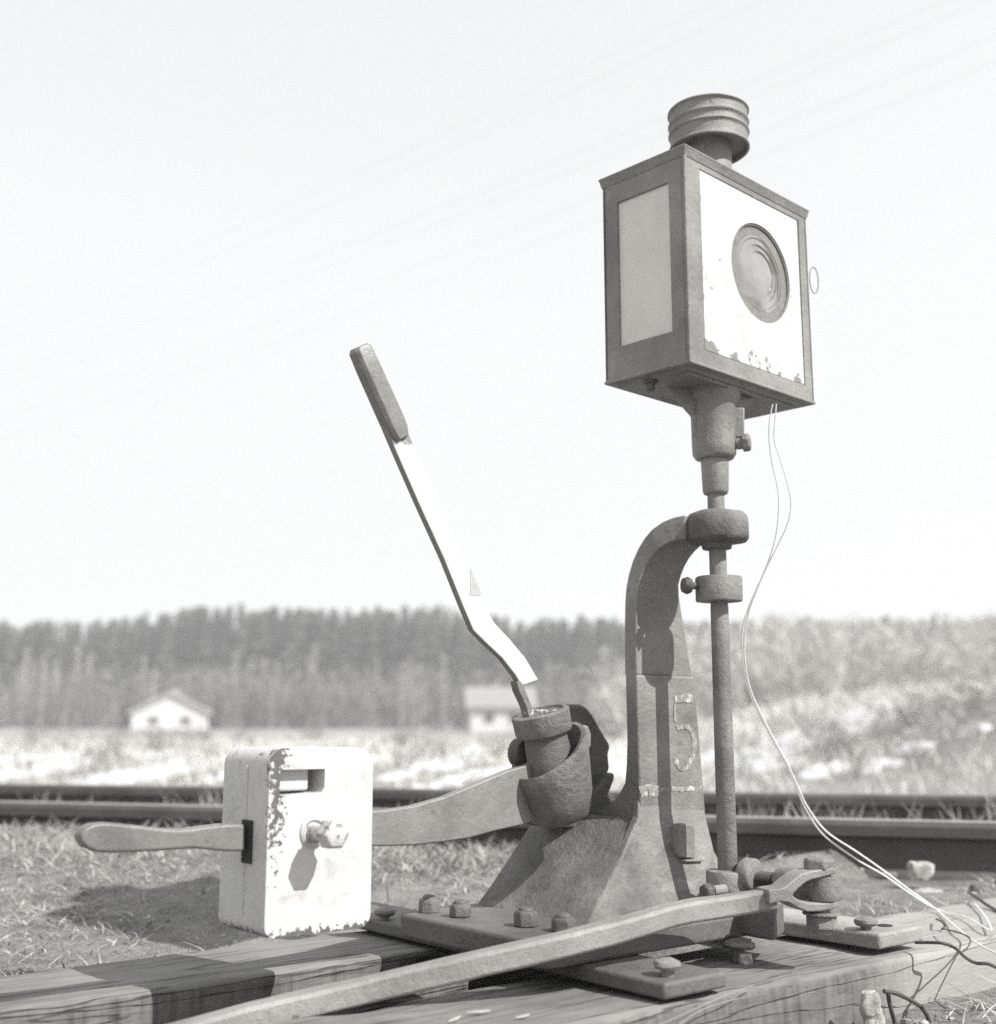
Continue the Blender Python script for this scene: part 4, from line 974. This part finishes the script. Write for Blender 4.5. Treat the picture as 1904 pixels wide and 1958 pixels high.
# tufts by the front timber
sp3 = [np.array(onz(x_, y_, -.03)[:2]) for x_, y_ in ((1440, 1950), (1465, 1945), (1420, 1965), (1490, 1960), (1350, 1985), (1520, 1975), (1240, 2000), (1300, 1990))]
r = np.random.default_rng(55); c = np.array(sp3)[r.integers(0, 8, 700)]; x = c[:, 0]+r.normal(0, .016, 700); y = c[:, 1]+r.normal(0, .014, 700)
k = (x*BB.x+y*BB.y) < .935; x, y = x[k], y[k]
P = np.stack([x, y, height(x, y)], 1); V, F = blades(P, r.uniform(.008, .035, len(P)), r.uniform(.001, .0024, len(P)), 1.6, 56)
fast('dry_grass', V, F, M['straw'], 'stuff', 'small dry moss and grass clump at the foot of the front timber')

# single stalks lying on the timber
for pts, lab in ((((1437, 1806), (1440, 1797), (1462, 1796), (1490, 1788), (1510, 1776), (1520, 1779)), 'short pale grass stalk beside the screw spike'),
                 (((1240, 1968), (1300, 1942), (1360, 1915), (1415, 1893), (1440, 1885)), 'long pale grass stalk slanting over the edge of the front timber'),
                 (((1290, 1965), (1340, 1932), (1400, 1912), (1452, 1902)), 'lower of the two pale stalks at the foot of the front timber')):
    tag(G().tube(resample([onz(x, y, .004+.004*(i % 2)) for i, (x, y) in enumerate(pts)], 30), .0006, 5).obj('grass_stalk', M['straw'], None, 0), lab, 'grass stalk')
# wood chips on the near timber
for i, (x, y, l_, w_) in enumerate(((915, 1936, .028, .007), (1000, 1945, .022, .005), (870, 1950, .03, .006))):
    c_ = onz(x, y, .003); d_ = Vector((math.cos(i*.4+.3), math.sin(i*.4+.3), 0)); n_ = Vector((-d_.y, d_.x, 0))
    tag(G().prism([c_-d_*l_*.5, c_-n_*w_*.5, c_+d_*l_*.5+n_*.001, c_+n_*w_*.4], ZZ*.002).obj('wood_chip', M['fchip'], None, .0004), ('pale wood chip left of the spike strap', 'small thin pale wood chip nearest the steel strap', 'long splinter lowest on the front timber')[i], 'wood chip')

# ------------------------------------------------------------------ far wood, thicket, houses
m, nt, b = NT('spruce_needles', .9); g_ = nt.nodes.new('ShaderNodeNewGeometry'); oi = nt.nodes.new('ShaderNodeObjectInfo')
c = ramp(nt, g_.outputs['Random Per Island'], [(0, col(.05)), (1, col(.12))]).outputs[0]
c = mix(nt, 1, c, ramp(nt, oi.outputs['Random'], [(0, .75), (1, 1.25)]).outputs[0], 'MULTIPLY')
nt.links.new(c, b.inputs['Base Color']); M['needles'] = m
m, nt, b = NT('bare_twigs', .9); g_ = nt.nodes.new('ShaderNodeNewGeometry')
nt.links.new(ramp(nt, g_.outputs['Random Per Island'], [(0, col(.28)), (1, col(.56))]).outputs[0], b.inputs['Base Color']); M['twigs'] = m
m, nt, b = NT('pale_bark', .8); n1 = tnoise(nt, 3, 5)
nt.links.new(ramp(nt, n1.outputs[0], [(.4, col(.30)), (.6, col(.62))]).outputs[0], b.inputs['Base Color']); M['bark'] = m
m, nt, b = NT('dark_bark', .9); b.inputs['Base Color'].default_value = col(.12); M['dbark'] = m
def spruce_mesh(seed, H=12., R=1.9, skirt=.18):
    r = random.Random(seed); v = []; f = []
    nl = 34
    for L in range(nl):
        t = L/(nl-1); z = H*(skirt+(1-skirt)*t); rad = R*(1-t)**.75*(.75+.5*r.random())+.12
        for k in range(9):
            th = r.random()*6.283; rr = rad*(.6+.5*r.random()); dr = -.28*rr*(.4+r.random()); w_ = .38+.40*rad/R
            c_, s_ = math.cos(th), math.sin(th); px, py = -s_*w_, c_*w_; i0 = len(v)
            v += [(c_*.1, s_*.1, z+.2), (c_*rr*.55+px, s_*rr*.55+py, z+dr*.4), (c_*rr, s_*rr, z+dr), (c_*rr*.55-px, s_*rr*.55-py, z+dr*.45-.1)]
            f += [(i0, i0+1, i0+2), (i0, i0+2, i0+3)]
    me = bpy.data.meshes.new('spruce_crown'); me.from_pydata(v, [], f); me.materials.append(M['needles']); return me
def cone_mesh(name, H, r0, r1, m, n=6, bend=0, seed=0):
    r = random.Random(seed); v = []; f = []; K = 5
    for i in range(K+1):
        t = i/K; ox, oy = bend*math.sin(t*2+seed)*t, bend*math.cos(t*1.5+seed)*t
        for j in range(n): v.append((ox+(r0+(r1-r0)*t)*math.cos(6.283*j/n), oy+(r0+(r1-r0)*t)*math.sin(6.283*j/n), H*t-.3*(i == 0)))
    for i in range(K):
        for j in range(n): f.append((i*n+j, i*n+(j+1) % n, (i+1)*n+(j+1) % n, (i+1)*n+j))
    me = bpy.data.meshes.new(name); me.from_pydata(v, [], f); me.materials.append(m); return me
SPR = [spruce_mesh(i, R=1.5+.25*i, skirt=(.12, .3, .4, .2, .5)[i]) for i in range(5)]; STM = cone_mesh('spruce_trunk', 11, .16, .04, M['dbark'])
def topy(px): return float(np.interp(px, [-200, 0, 200, 380, 450, 600, 850, 1000, 1200, 1400, 1904, 2100], [1200, 1198, 1190, 1168, 1165, 1172, 1170, 1192, 1190, 1196, 1190, 1190]))
def place_tree(px, Yd, k, sc, crown, trunk, label, group, cat, name):
    X_ = (px-952)/FPX*Yd*math.cos(PITCH)
    e_ = bpy.data.objects.new(name, None); COL.objects.link(e_); e_.location = (X_, Yd, float(height(X_, Yd))); e_.rotation_euler = (0, 0, random.random()*6.28); e_.scale = (sc*random.uniform(.85, 1.2), sc*random.uniform(.85, 1.2), sc)
    tag(e_, label, cat, group)
    for nm, me in (('crown', crown), ('trunk', trunk)):
        o = bpy.data.objects.new(nm, me); o.parent = e_; COL.objects.link(o)
random.seed(12)
for row, (Yd, n) in enumerate(((128, 96), (132, 100), (137, 96))):
    for i in range(n):
        px = -130 + 2160*(i+random.uniform(-.35, .35))/n
        ztop = EYE+(1388-topy(px)+random.gauss(0, 4)+(-12 if random.random() < .2 else 0))*Yd/FPX
        zb = float(height((px-952)/FPX*Yd, Yd)); sc = max(.5, (ztop-zb)/12.)
        place_tree(px, Yd, i, sc, random.choice(SPR), STM, 'dark spruce or pine in the far wood beyond the field', 'spruces and pines of the far wood', 'tree', 'spruce_tree')
# bare birches in front of the wood
def birch_mesh(seed, H=9.):
    r = random.Random(seed); v = []; f = []
    for k in range(150):
        z = H*(.25+.72*r.random()); th = r.random()*6.283; ln_ = (1.3*(1-z/H)+.5)*(.5+r.random()); c_, s_ = math.cos(th), math.sin(th)
        up__ = ln_*(.8+.9*r.random()); w_ = .05; i0 = len(v)
        v += [(-s_*w_, c_*w_, z), (s_*w_, -c_*w_, z), (c_*ln_*.7, s_*ln_*.7, min(H*1.05, z+up__))]; f.append((i0, i0+1, i0+2))
    me = bpy.data.meshes.new('birch_crown'); me.from_pydata(v, [], f); me.materials.append(M['twigs']); return me
BIR = [birch_mesh(i) for i in range(4)]; BTR = [cone_mesh('birch_trunk', 9, .11, .02, M['bark'], 6, .35, i) for i in range(4)]
for i in range(70):
    px = random.uniform(-80, 1990); Yd = random.uniform(96, 122)
    if px > 1250: Yd = random.uniform(60, 80)
    sc = random.uniform(.5, .85)*(Yd/110)*(1.0 if px < 1250 else 1.25); j = random.randrange(4)
    place_tree(px, Yd, i, sc, BIR[j], BTR[j], 'thin bare birch before the dark wood', 'bare birches before the far wood', 'tree', 'birch_tree')
# thicket masses: fine upright twigs
def twigmass(name, label, n, fx, seed, w0):
    r = np.random.default_rng(seed); px, Yd, hh = fx(r, n); X_ = (px-952)/FPX*Yd; P = np.stack([X_, Yd, height(X_, Yd)], 1)
    V, F = blades(P, hh, w0*Yd*r.uniform(.6, 1.4, n), .35, seed); fast(name, V, F, M['twigs'], 'stuff', label)
def crownmass(name, label, clumps, per, w0, mat, seed):
    # clumps: x, y, ground z, height, radius; each a bundle of stems and of randomly turned twigs
    r = np.random.default_rng(seed); V = []; F = []; k = 0
    for (x, y, z, h, rad) in clumps:
        n = per; u = r.normal(0, .42, (n, 3)); t = r.uniform(.12, 1, n)**.8
        c = np.stack([x+u[:, 0]*rad*(.35+t), y+u[:, 1]*rad*(.35+t), z+h*t*(1-.12*np.abs(u[:, 0]))], 1)
        d = r.normal(0, 1, (n, 3)); d[:, 2] = np.abs(d[:, 2])*1.5+.2; d /= np.linalg.norm(d, axis=1)[:, None]; ln_ = h*r.uniform(.05, .16, n)
        e = np.cross(d, r.normal(0, 1, (n, 3))); e /= np.linalg.norm(e, axis=1)[:, None]; wv_ = w0*y*r.uniform(.5, 1.5, n)
        V.append(np.stack([c-e*wv_[:, None]/2, c+e*wv_[:, None]/2, c+d*ln_[:, None]], 1).reshape(-1, 3)); F.append(np.arange(3*n).reshape(n, 3)+k); k += 3*n
        m_ = 7; b_ = r.normal(0, rad*.22, (m_, 2)); tp_ = r.normal(0, rad*.5, (m_, 2)); ww = w0*y*1.6
        base = np.stack([x+b_[:, 0], y+b_[:, 1], np.full(m_, z-.2)], 1); tipv = np.stack([x+tp_[:, 0], y+tp_[:, 1], z+h*r.uniform(.7, 1.0, m_)], 1); off = np.array([ww/2, 0, 0])
        V.append(np.stack([base-off, base+off, tipv], 1).reshape(-1, 3)); F.append(np.arange(3*m_).reshape(m_, 3)+k); k += 3*m_
    fast(name, np.concatenate(V), np.concatenate(F), mat, 'stuff', label)
m, nt, b = NT('dark_twigs', .9); g_ = nt.nodes.new('ShaderNodeNewGeometry')
nt.links.new(ramp(nt, g_.outputs['Random Per Island'], [(0, col(.08)), (1, col(.26))]).outputs[0], b.inputs['Base Color']); M['dtwigs'] = m
m, nt, b = NT('pale_twigs', .9); g_ = nt.nodes.new('ShaderNodeNewGeometry')
nt.links.new(ramp(nt, g_.outputs['Random Per Island'], [(0, col(.26)), (1, col(.60))]).outputs[0], b.inputs['Base Color']); M['ptwigs'] = m
r = np.random.default_rng(61); cl = []
for i in range(260):
    px = r.uniform(-150, 1350); Yd = r.uniform(96, 124); X_ = (px-952)/FPX*Yd; cl.append((X_, Yd, float(height(X_, Yd)), r.uniform(2.6, 5.6), r.uniform(1.0, 2.2)))
crownmass('thicket', 'grey leafless undergrowth along the foot of the far wood', cl, 90, .0016, M['dtwigs'], 62)
cl = []
for i in range(230):
    px = r.uniform(1150, 2080); Yd = r.uniform(40, 72); X_ = (px-952)/FPX*Yd
    tz = float(np.interp(px, [1150, 1250, 1330, 1450, 1600, 1850, 2100], [90, 150, 185, 205, 200, 215, 215]))*r.uniform(.62, 1.02)
    z_ = float(height(X_, Yd)); cl.append((X_, Yd, z_, max(1.0, EYE+tz*Yd/FPX-z_), r.uniform(.7, 1.5)))
crownmass('thicket', 'tall pale leafless thicket at the right below the sky', cl, 170, .0016, M['ptwigs'], 63)
# rank dry weeds in darker clumps on the right bank
cl = []
for px, py in ((1590, 1440), (1606, 1446), (1575, 1450), (1880, 1425), (1870, 1440), (1895, 1432), (1700, 1420), (1720, 1430), (1740, 1385), (1800, 1380), (1760, 1470), (1650, 1480), (1840, 1480), (1500, 1490), (1420, 1490), (120, 1438), (300, 1440), (290, 1447), (385, 1425), (1000, 1440), (40, 1480), (200, 1462), (225, 1440), (350, 1440), (400, 1500), (165, 1498), (770, 1430), (830, 1450), (900, 1500), (760, 1480), (950, 1455), (60, 1425), (470, 1420), (600, 1418)):
    Yg = 9.0
    for _ in range(12):
        p = onY(px, py, Yg); dz = p.z-float(height(p.x, p.y)); Yg += dz*18 if abs(dz) < .3 else math.copysign(2, dz); Yg = min(30, max(5, Yg))
    p = onY(px, py, Yg); cl.append((p.x, p.y, float(height(p.x, p.y)), .20+.012*Yg, .16+.012*Yg))
crownmass('weeds', 'low dark clumps of dead weeds on the field and bank', cl, 170, .0012, M['dtwigs'], 64)

# the wood goes on beyond both sides of the view
r = np.random.default_rng(77); cl = []
for i in range(150):
    px = r.uniform(-1500, -140) if i % 2 else r.uniform(2040, 3300); Yd = r.uniform(126, 140); X_ = (px-952)/FPX*Yd; cl.append((X_, Yd, float(height(X_, Yd)), r.uniform(9.5, 12), r.uniform(1.6, 2.6)))
crownmass('far_wood', 'far wood going on beyond both sides of the view', cl, 160, .0035, M['dtwigs'], 78)

# houses
def hmat(name, v, sc=3):
    m, nt, b = NT(name, .85); n1 = tnoise(nt, sc, 5); nt.links.new(ramp(nt, n1.outputs[0], [(.35, col(v*.88, .4)), (.65, col(v, .4))]).outputs[0], b.inputs['Base Color']); return m
M['wall'] = hmat('house_wall', .62); M['roofm'] = hmat('pale_roof', .5); M['roofg'] = hmat('grey_roof', .27); M['pane'] = hmat('window_pane', .10)
def house(px, Yd, rot, Wd, Ln, hw, hr, label, roofm):
    X_ = (px-952)/FPX*Yd*.985; z = float(height(X_, Yd))-.2; c0_ = Vector((X_, Yd, z)); ca, sa = math.cos(rot), math.sin(rot)
    P_ = lambda x, y, zz: c0_+Vector((x*ca-y*sa, x*sa+y*ca, zz))
    h = thing('house', label, 'house', c0_, rot)
    g = G(); g.prism([P_(-Wd/2, 0, 0), P_(Wd/2, 0, 0), P_(Wd/2, 0, hw), P_(0, 0, hw+hr), P_(-Wd/2, 0, hw)], P_(0, Ln, 0)-P_(0, 0, 0)); g.obj('wall', M['wall'], h, 0, smooth=0)
    for s_ in (-1, 1):
        g = G(); e_ = P_(0, Ln+.8, 0)-P_(0, 0, 0)
        g.prism([P_(s_*(Wd/2+.35), -.4, hw-hr*.35/(Wd/2)+.03), P_(0, -.4, hw+hr+.03), P_(0, -.4, hw+hr+.17), P_(s_*(Wd/2+.35), -.4, hw-hr*.35/(Wd/2)+.17)], e_)
        g.obj('roof', roofm, h, 0, smooth=0)
    for x in (-Wd*.22, Wd*.2):
        f = G().prism([P_(x-.45, -.05, hw*.38), P_(x+.45, -.05, hw*.38), P_(x+.45, -.05, hw*.82), P_(x-.45, -.05, hw*.82)], P_(0, .04, 0)-P_(0, 0, 0)).obj('window', M['wall'], h, 0, smooth=0)
        G().prism([P_(x-.36, -.07, hw*.42), P_(x+.36, -.07, hw*.42), P_(x+.36, -.07, hw*.78), P_(x-.36, -.07, hw*.78)], P_(0, .03, 0)-P_(0, 0, 0)).obj('pane', M['pane'], f, 0, smooth=0)
    for y in (Ln*.3, Ln*.7):
        f = G().prism([P_(-Wd/2-.05, y-.4, hw*.38), P_(-Wd/2-.05, y+.4, hw*.38), P_(-Wd/2-.05, y+.4, hw*.8), P_(-Wd/2-.05, y-.4, hw*.8)], P_(.04, 0, 0)-P_(0, 0, 0)).obj('window', M['wall'], h, 0, smooth=0)
        G().prism([P_(-Wd/2-.07, y-.32, hw*.42), P_(-Wd/2-.07, y+.32, hw*.42), P_(-Wd/2-.07, y+.32, hw*.76), P_(-Wd/2-.07, y-.32, hw*.76)], P_(.03, 0, 0)-P_(0, 0, 0)).obj('pane', M['pane'], f, 0, smooth=0)
    g = G().prism([P_(.2, Ln*.5, hw+hr*.7), P_(.7, Ln*.5, hw+hr*.7), P_(.7, Ln*.5+.5, hw+hr*.7), P_(.2, Ln*.5+.5, hw+hr*.7)], ZZ*(hr*.3+.5)); g.obj('chimney', M['roofg'], h, 0, smooth=0)
house(325, 92, .28, 5.6, 5.5, 1.5, 1.4, 'small white gabled house at the edge of the far wood', M['roofm'])
house(1012, 86, math.pi/2+.06, 4.0, 4.2, 1.9, 1.2, 'low pale house with a grey roof behind the lever hub', M['roofg'])

# ------------------------------------------------------------------ overhead wires, far out of focus
for i, (yl, yr, xr, lab) in enumerate(((628, -10, 1400, 'topmost faint overhead wire crossing the sky'), (660, 8, 1440, 'second faint overhead wire from the top'), (716, -40, 1904, 'third faint overhead wire crossing the sky'),
                                 (742, -8, 1904, 'fourth faint overhead wire crossing the sky'), (800, 70, 1904, 'fifth faint overhead wire crossing the sky'), (838, 118, 1904, 'lowest faint overhead wire crossing the sky'))):
    p0, p1 = onY(0, yl, 24), onY(xr, yr, 13.5); d_ = p1-p0; pp = []
    for k in range(31):
        t = -.9+2.6*k/30; pp.append(p0+d_*t+ZZ*(.55*(t-.5)**2-.14))
    o = G().tube(pp, .0013, 6, flat=None).obj('overhead_wire', M['overhead'], None, 0); tag(o, lab, 'overhead wire', 'overhead wires')

# ------------------------------------------------------------------ haze over the fields
hz = G().prism([Vector((-1000, -300, -6)), Vector((1000, -300, -6)), Vector((1000, 1700, -6)), Vector((-1000, 1700, -6))], ZZ*36)
m = bpy.data.materials.new('haze'); m.use_nodes = True; nt = m.node_tree
for n in list(nt.nodes): nt.nodes.remove(n)
pv = nt.nodes.new('ShaderNodeVolumePrincipled'); pv.inputs['Color'].default_value = (.97, .98, 1, 1); pv.inputs['Density'].default_value = .0023; pv.inputs['Anisotropy'].default_value = .2
mo = nt.nodes.new('ShaderNodeOutputMaterial'); nt.links.new(pv.outputs[0], mo.inputs['Volume'])
tag(hz.obj('haze', m, None, 0, smooth=0, base=Vector((0, 0, -6)), rot=0), 'thin bright spring haze over the field and the wood', None, None, 'stuff')
